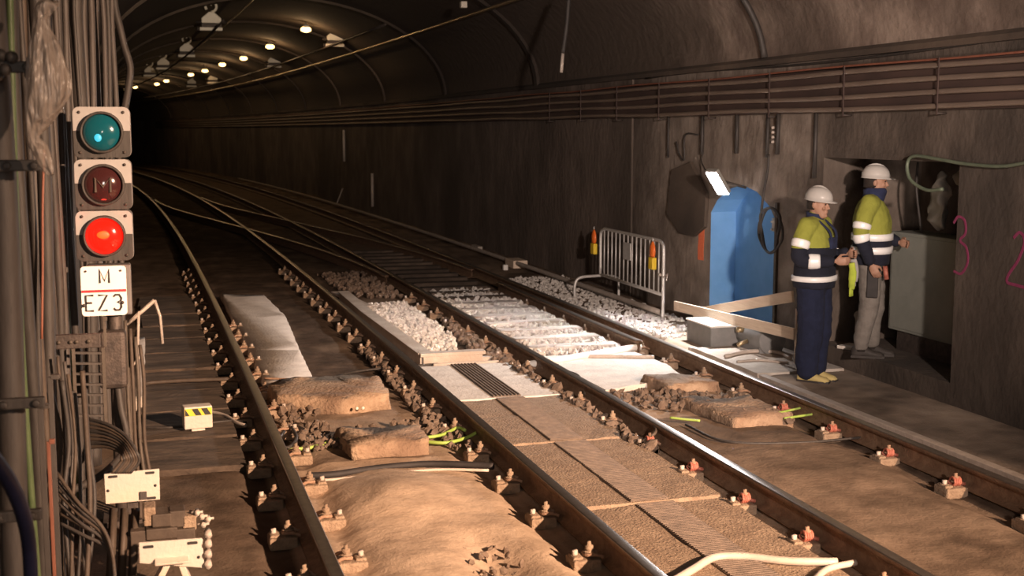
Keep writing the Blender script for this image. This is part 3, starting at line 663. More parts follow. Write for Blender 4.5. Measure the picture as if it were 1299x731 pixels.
# plate
c0 = aty(104.5, 401, 7.5); c1 = aty(159.5, 336.5, 7.5); pxc = (c0.x+c1.x)/2-SX.x; pzc = (c0.z+c1.z)/2; pw = c1.x-c0.x; ph = c1.z-c0.z
g = MB(); g.prism([(a, -.02, b) for a, b in rr(pxc, pzc, pw, ph, .02)], (0, .012, 0)); pl = g.build('number_plate', M['signwhite'], t)
g = MB(); g.box((pxc+.03, .06, pzc), (.24, .12, ph*1.02)); g.build('plate_backing_box', M['casing'], t, bevel=.01)
g = MB(); g.box((pxc, -.022, pzc+.0), (pw*.98, .004, .014)); g.build('red_line', M['red'], pl)
def glyph(ch, x, z, w0, h0):
    D = {'M': [[(0, 0), (0, 1), (.5, .15), (1, 1), (1, 0)]], 'E': [[(1, 1), (0, 1), (0, 0), (1, 0)], [(0, .52), (.8, .52)]], 'Z': [[(0, 1), (1, 1), (0, 0), (1, 0)]],
         '3': [[(0, .88), (.25, 1), (.75, 1), (1, .8), (.95, .6), (.5, .52), (.95, .44), (1, .2), (.75, 0), (.25, 0), (0, .12)]]}
    g = MB()
    for st in D[ch]: g.stroke([(x+a*w0, -.0215, z+b*h0) for a, b in st], .011, .003, (0, -1, 0))
    return g.build('letter', M['black'], pl)
k = ph/67
glyph('M', pxc-.020, pzc+.045, .050, .078)
glyph('E', pxc-.100, pzc-.112, .042, .088); glyph('Z', pxc-.032, pzc-.112, .048, .088); glyph('3', pxc+.050, pzc-.112, .042, .088)
g = MB()
for (xx, zz, r_) in ((-.095, .115, .006), (.095, .115, .006), (.098, -.07, .010), (-.112, -.08, .010)):
    g = MB(); g.cyl((pxc+xx, -.02, pzc+zz), (pxc+xx, -.028, pzc+zz), r_, 8); g.build('screw', M['darksteel'], pl)
g = MB(); g.cyl((.03, .08, .0), (.03, .08, 1.35), .04, 14); g.box((.03, .08, .02), (.22, .22, .04)); g.build('post', M['darksteel'], t, bevel=.003)
g = MB(); g.box((.01, .05, .99), (.16, .14, .34)); g.build('junction_housing', M['darksteel'], t, bevel=.03)
g = MB(); g.tube(catmull([(.03, .06, .86), (.045, .02, .70), (.07, -.02, .56), (.05, -.12, .47), (-.06, -.3, .40), (-.22, -.45, .36), (-.30, -.5, .34)], 6), .022, 10); g.build('flexible_conduit', M['cabledark'], t)
for k in range(4):
    x = .085+.026*k
    g = MB(); g.tube(catmull([(x, .12, 1.2-.05*k), (x+.005*k, .06, .85), (x+.006, .05, .5), (x+.01+.01*k, .03, .2), (x+.02, .02, .02)], 5), .011, 8); g.build('riser_pipe', M['cablebrown'] if k % 2 else M['irondim'], t)

# ============================================================ LEFT WALL CABLE MASS
rnd = random.Random(5)
names = []
def onleft(u, z, off):       # follow wall then vault ; z beyond 3 goes along the arch
    return None
tones = ['cablegrey', 'cabledark', 'cablegrey', 'cabledark', 'cablebrown', 'cabledark']
idx = 0
def vert_cable(px, Yc, r, mat, label, grp=None, lean=0.0, off=None):
    # vertical run at pixel column px (at horizon height), depth along track Yc
    base = aty(px, 365, Yc); x = max(base.x, XL+r+.005); pts = []
    ph0 = rnd.uniform(0, 6)
    for k in range(15):
        z = .0+3.1*k/14
        pts.append((x+.012*math.sin(z*1.7+ph0)+lean*(z-1.5), Yc+.02*math.sin(z*2.3+ph0), z))
    for a in (.05, .10, .16, .22, .30):
        pts.append((x+.10*(a/.3)**1.5*4.0*a+.35*a*a*6, Yc, 3.1+2.0*math.sin(PI*a)*.78))
    return cable('wall_cable', pts, r, mat, label, 'cable', 8, grp, 3)
for i, px in enumerate([4, 9, 14, 20, 37, 43, 47, 54, 62, 67, 72, 78, 84, 91, 96, 103, 110, 116, 122, 129, 136, 143, 149, 155]):
    Yc = 5.2+px*.030+rnd.uniform(-.1, .1)
    if px > 100: Yc = 8.6+rnd.uniform(-.2, .5)+(px-100)*.03
    mt = tones[rnd.randrange(6)]
    vert_cable(px, Yc, rnd.uniform(.012, .026), M[mt], {'cablegrey': 'grey', 'cabledark': 'dark', 'cablebrown': 'brown'}[mt]+' vertical cable in the bundle '+('left of the signal' if px < 100 else 'behind the signal'), {'cablegrey': 'grey', 'cabledark': 'dark', 'cablebrown': 'brown'}[mt]+' cables '+('left of' if px < 100 else 'behind')+' the signal')
vert_cable(28, 5.2, .014, M['cablegreen'], 'bright green vertical cable at the far left')
vert_cable(88, 8.0, .011, M['cablegreen'], 'thin green vertical cable close left of the signal')
cable('wall_cable', [aty(56, 190, 6.4), aty(54, 260, 6.4), aty(54, 340, 6.4), aty(53, 430, 6.4)], .006, M['cablered'], 'thin red reflection line left of the signal, modelled as a cable')  # red tube stands in for a line of reflected red light
vert_cable(5, 4.9, .05, M['cablegrey'], 'thick grey vertical pipe at the left edge')
vert_cable(33, 5.6, .03, M['cabledark'], 'thick dark vertical pipe behind the green cable')
vert_cable(60, 6.6, .035, M['cabledark'], 'thick dark vertical pipe between red reflection line and signal')
vert_cable(112, 9.0, .05, M['cabledark'], 'thick dark pipe behind the lamps of the signal')
# arch-following cable loop at the top left
pts = [aty(158, 140, 11), aty(163, 110, 11), aty(165, 85, 11), aty(158, 60, 11), aty(152, 35, 11), aty(146, 10, 11), aty(144, -15, 11)]
cable('hanging_cable', pts, .03, M['cabledark'], 'dark wavy cable hanging from the vault above the signal')
# clamps
for (px, py, Yc, wd, lb) in ((22, 210, 4.75, .16, 'upper dark cable clamp across the far left cables'), (20, 512, 4.8, .2, 'lower grey cable clamp across the far left cables'), (12, 85, 4.7, .16, 'rough lumpy clamp near the top left corner'), (15, 655, 4.6, .2, 'bottom grey clamp across the left edge cables')):
    p = aty(px, py, Yc); g = MB(); g.box(p, (wd, .03, .04)); g.cyl(p+V((wd*.35, -.03, 0)), p+V((wd*.35, .02, 0)), .015, 8); g.cyl(p+V((-wd*.2, -.03, 0)), p+V((-wd*.2, .02, 0)), .015, 8)
    if py == 85:
        for k in range(9): g.ell(p+V((rnd.uniform(-.08, .08), rnd.uniform(-.03, .02), rnd.uniform(-.04, .04))), (.022, .02, .022))
    tag(g.build('cable_clamp', M['cabledark'], bevel=.005), lb, 'clamp')
# perforated bar with four bolts + rungs below
t = empty('cable_bracket', aty(95, 433, 7.0), 0, 'dark bar with a row of pale bolts left of the signal post', 'bracket')
g = MB(); g.box((0, 0, 0), (.26, .04, .075)); g.build('bar', M['darksteel'], t, bevel=.004)
for x in (-.08, -.02, .01, .07):
    g = MB(); g.cyl((x, -.02, .0), (x, -.032, 0), .010, 10); g.build('bolt', M['irondim'], t)
t = empty('cable_ladder', aty(112, 470, 7.4), 0, 'short steel cable ladder with several rungs under the bolted bar', 'cable ladder')
for x in (-.075, .085):
    g = MB(); g.box((x, 0, -.12), (.018, .03, .5)); g.build('side_rail', M['irondim'], t)
for k in range(7):
    g = MB(); g.box((0, 0, .10-.06*k), (.16, .02, .012), Matrix.Rotation(.06, 3, 'Y')); g.build('rung', M['cablegrey'], t)
# vertical steel uprights bottom left
for (px, y0, y1, Yc, r, mt, lb) in ((70, 478, 760, 5.6, .011, 'cablegrey', 'grey steel upright in front of the left cables'), (57, 515, 760, 5.3, .011, 'cablegrey', 'blueish grey upright just left of the pale steel one'), (66, 560, 760, 5.4, .007, 'cablered', 'thin copper coloured rod beside the pale upright'), (133, 405, 440, 7.3, .008, 'irondim', 'short pale tube hanging below the number plate')):
    a = aty(px, y0, Yc); b = aty(px, y1, Yc); b.z = max(b.z, 0.02) if b.z > 0 else .0
    g = MB(); g.box((a+b)/2, (r*2, r*2, (a.z-b.z))); g.box(V((a.x, a.y, a.z)), (r*3.2, r*2.6, .02)); tag(g.build('steel_upright', M[mt], bevel=.002), lb, 'upright')
cable('blue_hose', [aty(-25, 560, 3.9), aty(5, 600, 4.0), aty(25, 640, 4.1), aty(36, 685, 4.2), aty(40, 750, 4.3)], .024, M['cableblue'], 'thick dark blue hose curving down at the bottom left corner', 'hose')
cable('thin_rod', [aty(0, 514, 4.8), aty(30, 514, 4.85), aty(60, 513, 5.0)], .006, M['irondim'], 'thin pale rod lying level at the left edge', 'rod')
# bundle of brown cables below the ladder
for k in range(8):
    o = k*3.2
    pts = [aty(112-o*.1, 532+o*1.6, 7.3), aty(135, 538+o*1.3, 7.2), aty(158-o*.2, 552+o*1.0, 7.1), aty(172-o*.8, 572+o*.4, 7.0), aty(176-o, 586, 7.0), aty(165-o, 600, 7.0)]
    cable('looped_cable', pts, .010, M['cablebrown'] if k % 3 else M['cabledark'], 'brown cable looping out beneath the cable ladder' if k % 3 else 'dark cable looping out beneath the cable ladder', group='brown looped cables' if k % 3 else 'dark looped cables')
for k in range(6):
    o = k*4.0; a = rnd.uniform(-3, 3)
    pts = [aty(72+o*.2, 600+o*3.2, 6.3), aty(100+o*.35, 640+o*1.9+a, 6.2), aty(128+o*.3, 668+o*1.2+a, 6.15), aty(142+o*.1, 700+o*.9, 6.1), aty(146, 745+o*.2, 6.1)]
    cable('looped_cable', pts, .009, M['cablegrey'] if k % 2 else M['cablebrown'], ('grey' if k % 2 else 'brown')+' cable sagging at the bottom left below the cream plates', group=('grey' if k % 2 else 'brown')+' sagging cables')
for k in range(7):
    a = aty(140+k*6, 535-k*3, 8.0); b = aty(178+k*2, 560+k*6, 7.6)
    cable('straight_conduit', [aty(150+k*2, 405+k*14, 8.0), aty(152+k*2.2, 470, 7.95), aty(157+k*1.6, 530, 7.9), aty(162+k, 565, 7.85)], .009, M['irondim'] if k % 2 else M['cablebrown'], ('pale' if k % 2 else 'brown')+' thin conduit running down beside the signal post', 'conduit', group=('pale' if k % 2 else 'brown')+' thin conduits by the post')
# mass of drooping grey cables filling lower left
for k in range(9):
    px = 74+k*5.0; Yc = 6.5+rnd.uniform(-.15, .15)
    cable('drooping_cable', [aty(px-6+rnd.uniform(-4, 4), 470+rnd.uniform(-20, 30), Yc), aty(px+rnd.uniform(-5, 5), 560, Yc), aty(px+rnd.uniform(-6, 6), 640, Yc-.1), aty(px+rnd.uniform(-8, 8), 750, Yc-.2)], rnd.uniform(.007, .013), M[['cablegrey', 'cablebrown', 'cabledark'][k % 3]], ['grey', 'brown', 'dark'][k % 3]+' drooping cable in the lower left tangle', group=['grey', 'brown', 'dark'][k % 3]+' drooping cables')
# bracket arms right of the post
g = MB(); g.tube([aty(161, 412, 9.4), aty(196, 381, 9.4)], .015, 4); g.tube([aty(196, 381, 9.4), aty(203, 402, 9.4), aty(206, 436, 9.4)], .012, 4); g.tube([aty(161, 412, 9.4), aty(176, 395, 9.4), aty(174, 450, 9.4)], .012, 4); g.tube([aty(163, 470, 9.4), aty(178, 452, 9.4)], .010, 4)
g.cyl(aty(174, 450, 9.4), V((aty(174, 450, 9.4).x, 9.4, 0)), .012, 6); tag(g.build('steel_bracket', M['iron']), 'bent angular steel bracket frame right of the number plate', 'bracket')
# point machine clutter and two cream plates
def cream(name, corners, Yc, label, slots, holes, extra):
    c = [aty(x, y, Yc) for x, y in corners]; ctr = (c[0]+c[2])/2; t = empty(name, ctr, 0, label, 'plate')
    g = MB(); g.prism([p-ctr for p in c], (0, .012, 0)); g.build('face', M['plate'], t, bevel=.003)
    for (x, y) in slots:
        p = aty(x, y, Yc)-ctr; g = MB(); g.prism([(p.x+a, -.002, p.z+b) for a, b in rr(0, 0, .050, .014, .006)], (0, .003, 0)); g.build('slot', M['black'], t)
    for (x, y) in holes:
        p = aty(x, y, Yc)-ctr; g = MB(); g.cyl((p.x, -.002, p.z), (p.x, .002, p.z), .008, 10); g.build('hole', M['black'], t)
    return t, ctr
t, ctr = cream('mounting_plate', [(132, 602), (202, 595), (203, 634), (134, 640)], 7.0, 'cream slotted mounting plate, the upper one beside the walkway', [(143, 605), (190, 600), (192, 632)], [(137, 623), (197, 616)], 0)
g = MB(); p = aty(182, 629, 6.99)-ctr; g.box(p, (.035, .004, .045)); g.build('grey_label', M['cablegrey'], t)
g = MB(); p = aty(168, 640, 7.05)-ctr; g.box(p+V((0, .05, -.06)), (.06, .08, .25)); g.build('stand', M['darksteel'], t, bevel=.005)
t, ctr = cream('mounting_plate', [(176, 689), (257, 683), (259, 721), (177, 715)], 6.1, 'cream slotted mounting plate, the lower one at the bottom edge', [(188, 694), (244, 689)], [(252, 707)], 0)
g = MB(); 
g.box(aty(205, 722, 6.12)-ctr+V((0, .04, -.03)), (.03, .1, .12), Matrix.Rotation(.5, 3, 'Y')); g.box(aty(235, 722, 6.12)-ctr+V((0, .04, -.03)), (.03, .1, .12), Matrix.Rotation(-.3, 3, 'Y')); g.box(aty(218, 708, 6.12)-ctr+V((0, -.035, 0)), (.16, .06, .012), Matrix.Rotation(.3, 3, 'X')); g.build('arm', M['plate'], t, bevel=.004)
g = MB(); 
for yy in (678, 690, 703, 716): g.cyl(aty(264, yy, 6.1)-ctr-V((0, .02, 0)), aty(264, yy, 6.1)-ctr+V((0, .05, 0)), .018, 10)
g.cyl(aty(264, 675, 6.15)-ctr, aty(264, 722, 6.15)-ctr, .008, 8); g.build('pin', M['iron'], t)
t = empty('point_lever_stand', aty(215, 668, 6.75), 0, 'cluster of brown steel blocks and bolts between the two cream plates', 'mechanism')
for (px, py, w0, h0, d0) in ((190, 652, .06, .10, .12), (205, 656, .10, .07, .14), (225, 655, .08, .09, .12), (240, 660, .07, .08, .12), (205, 672, .16, .06, .16), (235, 676, .10, .09, .16), (176, 690, .08, .18, .14)):
    g = MB(); p = aty(px, py, 6.75)-t.location; g.box(p, (w0, d0, h0)); g.build('block', M['cablebrown'] if w0 > .07 else M['block'], t, bevel=.006)
for (px, py) in ((256, 655), (264, 658), (258, 665), (250, 650)):
    g = MB(); p = aty(px, py, 6.72)-t.location; g.cyl(p-V((0, .03, 0)), p+V((0, .03, 0)), .014, 6); g.cyl(p-V((.03, 0, 0)), p+V((.03, 0, 0)), .007, 6); g.build('bolt', M['iron'], t)
for (px, lb) in ((158, 'upright flat bar between the plates'), (144, 'leaning flat bar left of the mechanism'), (172, 'flat bar under the upper cream plate')):
    a = aty(px, 645, 6.8); b = aty(px-4, 735, 6.6); b.z = max(b.z, .01); g = MB(); g.tube([a, b], .022, 4, flat=.4); tag(g.build('flat_bar', M['cablebrown']), 'dusty '+lb, 'bar')
# plastic sheet
def bagmat():
    m = bpy.data.materials.new('plastic_film'); m.use_nodes = True; nt = m.node_tree; b = nt.nodes['Principled BSDF']
    b.inputs['Base Color'].default_value = (.50, .42, .36, 1); b.inputs['Roughness'].default_value = .28; b.inputs['Alpha'].default_value = .62; b.inputs['Specular IOR Level'].default_value = .8
    tc = nt.nodes.new('ShaderNodeTexCoord'); mp = nt.nodes.new('ShaderNodeMapping'); mp.inputs['Scale'].default_value = (14, 14, 2.5); nt.links.new(tc.outputs['Object'], mp.inputs[0])
    n = nt.nodes.new('ShaderNodeTexNoise'); n.inputs['Scale'].default_value = 2.4; nt.links.new(mp.outputs[0], n.inputs[0])
    bp = nt.nodes.new('ShaderNodeBump'); bp.inputs['Strength'].default_value = 1; bp.inputs['Distance'].default_value = .05; nt.links.new(n.outputs[0], bp.inputs['Height']); nt.links.new(bp.outputs[0], b.inputs['Normal'])
    return m
M['film'] = bagmat()
g = MB(); prof = [(0, 45, 80), (14, 42, 72), (24, 43, 56), (40, 40, 66), (60, 36, 78), (80, 34, 85), (100, 32, 91), (120, 31, 93), (140, 31, 80), (155, 31, 66), (170, 32, 52), (178, 34, 48), (185, 36, 62), (200, 44, 66), (215, 52, 71), (222, 64, 68)]
R = []
for (py, xl, xr) in prof:
    l = aty(xl, py, 4.6); r = aty(xr, py, 4.6); c = (l+r)/2; hw = (r.x-l.x)/2; row = []
    for k in range(28):
        a = 2*PI*k/28; wv = 1+.10*math.sin(9*a+py*.03); row.append(V((c.x+hw*math.cos(a)*(1 if abs(math.cos(a)) > .9 else wv), 4.6+min(.05, hw*.7)*math.sin(a)*wv, c.z+.01*math.sin(3*a+py))))
    R.append(row)
g.rings(R); o = g.build('plastic_bag', M['film']); o.modifiers.new('s', 'SUBSURF').levels = 1; o.modifiers['s'].render_levels = 1
tag(o, 'crumpled translucent plastic bag hanging on the top left cables', 'plastic bag')

# ============================================================ RIGHT WALL FITTINGS
cl = ['topmost thin reddish conduit on the right wall', 'second conduit from the top on the right wall', 'third conduit from the top on the right wall', 'fourth conduit from the top on the right wall', 'lowest conduit of the right wall']
for i, (z, r, mt) in enumerate([(2.885, .010, 'cablered'), (2.83, .024, 'conduit'), (2.72, .024, 'conduit'), (2.61, .024, 'conduit'), (2.50, .024, 'conduit')]):
    pts = [V((XW-.075+cx(q)*1.0, q, z+.008*math.sin(q*1.3+i)*(1 if q < 30 else 0))) for q in [4+.8*k for k in range(24)]+[24+3*k for k in range(22)]]
    g = MB(); g.tube(pts, r, 8); tag(g.build('wall_conduit', M[mt]), cl[i], 'conduit')
g = MB(); yy = [4+1.5*k for k in range(55)]
g.sweep([(0, 0), (-.05, 0), (-.05, .40), (0, .40)], [V((XW+cx(q), q, 2.47)) for q in yy], [V((1, 0, 0))]*55); tag(g.build('cable_trough', M['conduitdark']), 'dark reddish backing channel behind the wall conduits', 'channel')
g = MB(); pts = [V((XW-.03, q, 2.97+.02*math.sin(q)+(.10 if q < 8.6 else 0)*(8.6-q)/2)) for q in [5+.7*k for k in range(16)]]
g.tube(catmull(pts, 3), .012, 6); tag(g.build('wall_cable', M['cabledark']), 'thin dark cable just above the conduits on the right wall', 'cable')
br = None
for q in [7.6+1.45*k for k in range(9)]:
    if br is None:
        br = empty('conduit_bracket', (XW-.05, q, 2.44), 0, 'small dark strap holding the right wall conduits', 'bracket', 'conduit straps'); g = MB(); g.box((-.055, 0, .22), (.008, .014, .46)); g.build('strap', M['conduitdark'], br)
        g = MB(); g.cyl((-.05, 0, .0), (.04, 0, .0), .008, 8); g.build('anchor', M['darksteel'], br)
    else: copy_tree(br, (XW-.05+cx(q), q, 2.44))
# dark drops below conduits
for (px, y1, r, lb) in ((848, 200, .014, 'first'), (891, 196, .02, 'second'), (935, 195, .022, 'third'), (974, 200, .02, 'fourth'), (987, 196, .022, 'fifth'), (1035, 226, .020, 'sixth')):
    a = atx(px, 158, XW-.03); b = atx(px, y1, XW-.03); a.z = 2.48; b.y = a.y
    g = MB(); g.tube([a, (a+b)/2, b], r, 6); tag(g.build('drop_pipe', M['cabledark']), 'dark pipe dropping from the conduits, %s from the left' % lb, 'pipe')
for k in range(4):
    p = atx(980.5, 162+k*6, XW-.03); g = MB(); g.ell(p, (.02, .02, .016)); tag(g.build('insulator_bead', M['iron']), 'small pale bead in the column between two drop pipes', 'insulator', 'beads between the drop pipes')
cable('wall_cable', [atx(858, 180, XW-.03), atx(862, 196, XW-.03), atx(868, 202, XW-.03), atx(869, 172, XW-.03), atx(886, 171, XW-.03)], .010, M['cabledark'], 'thin dark cable bent into a hook above the barrier')
cable('lamp_cable', [atx(892, 192, XW-.03), atx(890, 205, XW-.04), atx(896, 218, XW-.12), atx(901, 226, XW-.25)], .007, M['cabledark'], 'thin dark cable feeding the bright work light', 'cable')
# coil hanging near the blue recess
pts = [atx(975, 196, XW-.05), atx(974, 215, XW-.06), atx(968, 250, XW-.07), atx(965, 285, XW-.08), atx(968, 312, XW-.09)]
for k in range(26):
    a = PI*.9+k*2*PI/12; rx = .28-.02*(k//12)+.05*math.sin(k*1.3); pts.append(atx(977, 290, XW-.10)+V((.01*math.sin(k), -rx*math.cos(a)*.85, .235*math.sin(a)-.02)))
g = MB(); g.tube(catmull(pts, 4), .014, 8); tag(g.build('cable_coil', M['cabledark']), 'loose coil of dark cable hanging beside the blue recess', 'cable')
cable('green_hose', [atx(1310, 205, XW-.05), atx(1270, 211, XW-.05), atx(1225, 208, XW-.05), atx(1190, 202, XW-.06), atx(1160, 198, XW-.07), atx(1151, 208, XW-.08), atx(1155, 228, XW-.09), atx(1175, 241, XW-.08), atx(1196, 240, XW-.06)], .015, M['greenhose'], 'dull green hose looping on the wall above the grey cabinet', 'hose')
# graffiti
XG = XW-.002
g = MB(); g.stroke(catmull([atx(1210, 283, XG), atx(1216, 275, XG), atx(1224, 280, XG), atx(1225, 296, XG), atx(1218, 305, XG), atx(1226, 314, XG), atx(1228, 332, XG), atx(1220, 347, XG), atx(1210, 344, XG)], 5), .022, .004, (-1, 0, 0)); tag(g.build('graffiti_mark', M['pink']), 'pink sprayed numeral 3 on the right wall', 'graffiti')
g = MB(); g.stroke(catmull([atx(1286, 302, XG), atx(1294, 295, XG), atx(1300, 306, XG), atx(1292, 330, XG), atx(1280, 348, XG), atx(1278, 358, XG), atx(1290, 362, XG), atx(1304, 366, XG)], 5), .024, .004, (-1, 0, 0)); tag(g.build('graffiti_mark', M['pink']), 'pink sprayed numeral 2 at the right edge', 'graffiti')
g = MB(); g.stroke([atx(890, 286, XG), atx(890, 300, XG), atx(889, 318, XG), atx(889, 330, XG)], .16, .003, (-1, 0, 0)); tag(g.build('graffiti_mark', M['orange']), 'orange sprayed blotch left of the blue recess', 'graffiti')
# blue recess latch
g = MB(); p = atx(982, 285, XW-.02); g.box(p, (.03, .05, .14)); g.box(p+V((-.02, 0, .03)), (.03, .03, .02)); g.box(p+V((-.02, 0, -.05)), (.03, .03, .02)); tag(g.build('latch', M['galv'], bevel=.004), 'small pale latch at the right edge of the blue recess', 'latch')
g = MB(); g.box((XW-.015, yn0-.04, .80), (.03, .05, 1.5)); tag(g.build('trim_23', M['cablebrown'], bevel=.004), kind='structure')
# worklight
p = atx(911, 232, XW-.32); wl = empty('work_light', p, 0, 'bright white floodlight hanging above the blue recess', 'work light')
Rm = V((-.75, -.25, -.62)).to_track_quat('-Z', 'Y').to_matrix()
g = MB(); g.box((0, 0, .02), (.18, .32, .05), Rm); g.build('housing', M['lamphousing'], wl, bevel=.01)
g = MB(); g.box(Rm @ V((0, 0, -.012)), (.16, .30, .02), Rm); g.build('led_panel', M['led'], wl)
g = MB(); g.tube([(.02, .0, .03), (.10, -.06, .00), (.26, -.16, -.05)], .03, 6, flat=.5); g.build('handle', M['cabledark'], wl)
lw = lamp('work_light_beam', 'SPOT', (-.05, -.02, -.05), None, 600, (1.0, .95, .93), .07, 138, .8, wl); lw.rotation_euler = V((-2.2, -.1, -1.75)).to_track_quat('-Z', 'Y').to_euler()
# barrier
t = empty('crowd_barrier', (5.94, 13.9, 0), 0, 'white tubular metal crowd barrier standing beside the rightmost rail', 'barrier')
L = 2.25; z0 = .34; z1 = .98
g = MB(); fr = catmull([(0, 0, 0.0), (0, 0, .5), (0, 0, z1-.12), (.005, .05, z1-.03), (.01, .16, z1)], 5)+[V((.03, L-.16, z1+.0))]+catmull([(.03, L-.05, z1-.03), (.03, L, z1-.12), (.03, L, z0)], 5)+[V((.03, L, z0)), V((.0, 0, z0))]
g.tube(fr, .021, 10); g.build('frame', M['galv'], t)
n = 15
for k in range(1, n):
    yk = L*k/n; zt = z1-.0
    g = MB(); g.cyl((.03*k/n, yk, z0), (.03*k/n, yk, zt), .010, 6); g.build('bar', M['galv'], t)
g = MB(); g.tube(catmull([(-.34, L+.0, 0), (-.34, L, .20), (-.28, L, .30), (-.1, L, .32), (.15, L, .32), (.28, L, .28), (.30, L, .2), (.30, L, .0)], 4), .020, 8); g.build('foot', M['galv'], t)
g = MB(); g.box((-.01, L*.52, .76), (.012, .26, .22)); g.build('sign_plate', M['galv'], t, bevel=.003)
g = MB(); g.box((-.02, .05, .58), (.04, .03, .03)); g.tube([(-.02, -.02, .55), (.03, -.06, .6), (.0, -.09, .52)], .008, 6); g.build('tie', M['iron'], t)
def beacon(p, label):
    t = empty('warning_lantern', p, 0, label, 'lantern')
    g = MB(); g.box((0, 0, .07), (.06, .13, .15)); g.build('battery_case', M['yellow'], t, bevel=.012)
    g = MB(); R = []
    for (z, r) in ((.15, .05), (.17, .062), (.22, .066), (.27, .06), (.31, .04), (.34, .012)): R.append([V((.45*r*math.cos(a*PI/9), r*math.sin(a*PI/9), z)) for a in range(18)])
    g.rings(R); g.build('lens', M['orangelens'], t)
    g = MB(); g.tube([(0, 0, .33), (0, 0, .38)], .008, 6); g.build('hook', M['galv'], t)
beacon((5.93, 14.22, .62), 'orange and yellow warning lantern hung on the near end of the barrier')
beacon((5.97, 16.42, .60), 'orange and yellow warning lantern at the far end of the barrier')
# planks
def plank(a, b, wd, label):
    a = V(a); b = V(b); g = MB(); d = (b-a).normalized(); up = V((0, 0, 1)); up = (up-d*up.dot(d)).normalized()*wd/2; s = d.cross(up).normalized()*.012
    g.add([a-up-s, a+up-s, a+up+s, a-up+s, b-up-s, b+up-s, b+up+s, b-up+s], [(0, 1, 2, 3), (7, 6, 5, 4), (0, 4, 5, 1), (1, 5, 6, 2), (2, 6, 7, 3), (3, 7, 4, 0)])
    return tag(g.build('plank', M['wood'], bevel=.002), label, 'plank')
plank(atx(856, 388, 5.88), atx(1008, 424, 5.88), .11, 'pale plank sloping down to the right behind the grey box')
plank(atx(880, 398, 6.02), atx(1006, 376, 6.05), .11, 'pale plank rising to the right in front of the blue recess')
a = atx(1011, 392, 6.0); b = gp(1003, 460); g = MB(); g.tube([a, V((a.x, a.y, .06))], .03, 4, flat=.4); tag(g.build('leaning_board', M['wood']), 'narrow upright board behind the legs of the left worker', 'board')
# grey box on the ground with white lid
c = gp(893, 441); t = empty('junction_box', (5.80, 12.18, 0), 0, 'grey steel junction box with bright white lid beside the rightmost rail', 'box')
g = MB(); g.box((0, 0, .13), (.36, .62, .26)); g.build('body', M['grey'], t, bevel=.012)
g = MB(); g.box((0, 0, .268), (.38, .64, .02)); g.build('lid', M['white'], t, bevel=.006)
t = empty('motor_housing', (6.05, 11.62, .05), 0, 'dark rounded motor housing with brass fittings beside the grey box', 'motor')
g = MB(); g.cyl((0, -.28, .14), (0, .28, .14), .15, 20); g.box((0, 0, .04), (.26, .5, .08)); g.build('body', M['grey'], t, bevel=.01)
g = MB(); g.cyl((-.13, .12, .20), (-.20, .12, .20), .03, 10); g.build('fitting', M['brassline'], t)
g = MB(); g.cyl((-.14, .0, .10), (-.26, -.03, .07), .022, 10); g.build('fitting', M['brassline'], t)
# cabinet in niche
t = empty('electrical_cabinet', (7.0, 9.76, .22), 0, 'tall grey green steel cabinet standing in the wall recess', 'cabinet')
g = MB(); g.box((0, 0, .66), (.34, 1.5, .94)); g.build('body', M['cab'], t, bevel=.012)
g = MB(); g.box((-.175, 0, .66), (.012, 1.42, .88)); dd = g.build('door', M['cab'], t, bevel=.004)
g = MB(); g.box((-.19, -.6, .62), (.02, .03, .12)); g.build('handle', M['darksteel'], dd, bevel=.003)
g = MB(); g.box((0, 0, .10), (.26, 1.3, .20)); g.build('plinth', M['darksteel'], t)
def rag(c, sz, mat, label, seed):
    bm = bmesh.new(); bmesh.ops.create_icosphere(bm, subdivisions=4, radius=1)
    for v in bm.verts:
        v.co = V((v.co.x*sz[0], v.co.y*sz[1], v.co.z*sz[2])); v.co += noise.noise_vector(v.co*9+V((seed, 0, 0)))*.06
    me = bpy.data.meshes.new('plastic_wrap'); bm.to_mesh(me); bm.free(); me.materials.append(mat)
    for p in me.polygons: p.use_smooth = True
    o = bpy.data.objects.new('plastic_wrap', me); COL.objects.link(o); o.location = c; return tag(o, label, 'plastic')
rag((6.95, 9.95, 1.66), (.06, .12, .30), M['rag'], 'pale upright plastic wrapping on top of the grey cabinet', 1)
rag((7.0, 9.6, 1.9), (.06, .18, .10), M['rag'], 'pale bundle of wrap high in the recess above the cabinet', 5)
cable('recess_cable', [(6.9, 9.3, 1.36), (6.85, 9.35, 1.7), (6.9, 9.5, 2.0)], .012, M['cabledark'], 'dark cable rising from the right of the cabinet top')
cable('recess_cable', [(6.95, 10.2, 1.36), (6.88, 10.2, 1.75), (6.95, 10.3, 2.0)], .012, M['cabledark'], 'dark cable rising from the left of the cabinet top')
rag((6.75, 10.75, .42), (.10, .12, .16), M['rag'], 'grey sack on the ledge between the two workers', 7)
g = MB(); g.box((6.5, 10.55, .235), (.22, .25, .03), rotz(.5)); tag(g.build('paper_sheet', M['conclight'], bevel=.004), 'pale flat piece lying on the ledge between the two workers', 'scrap')

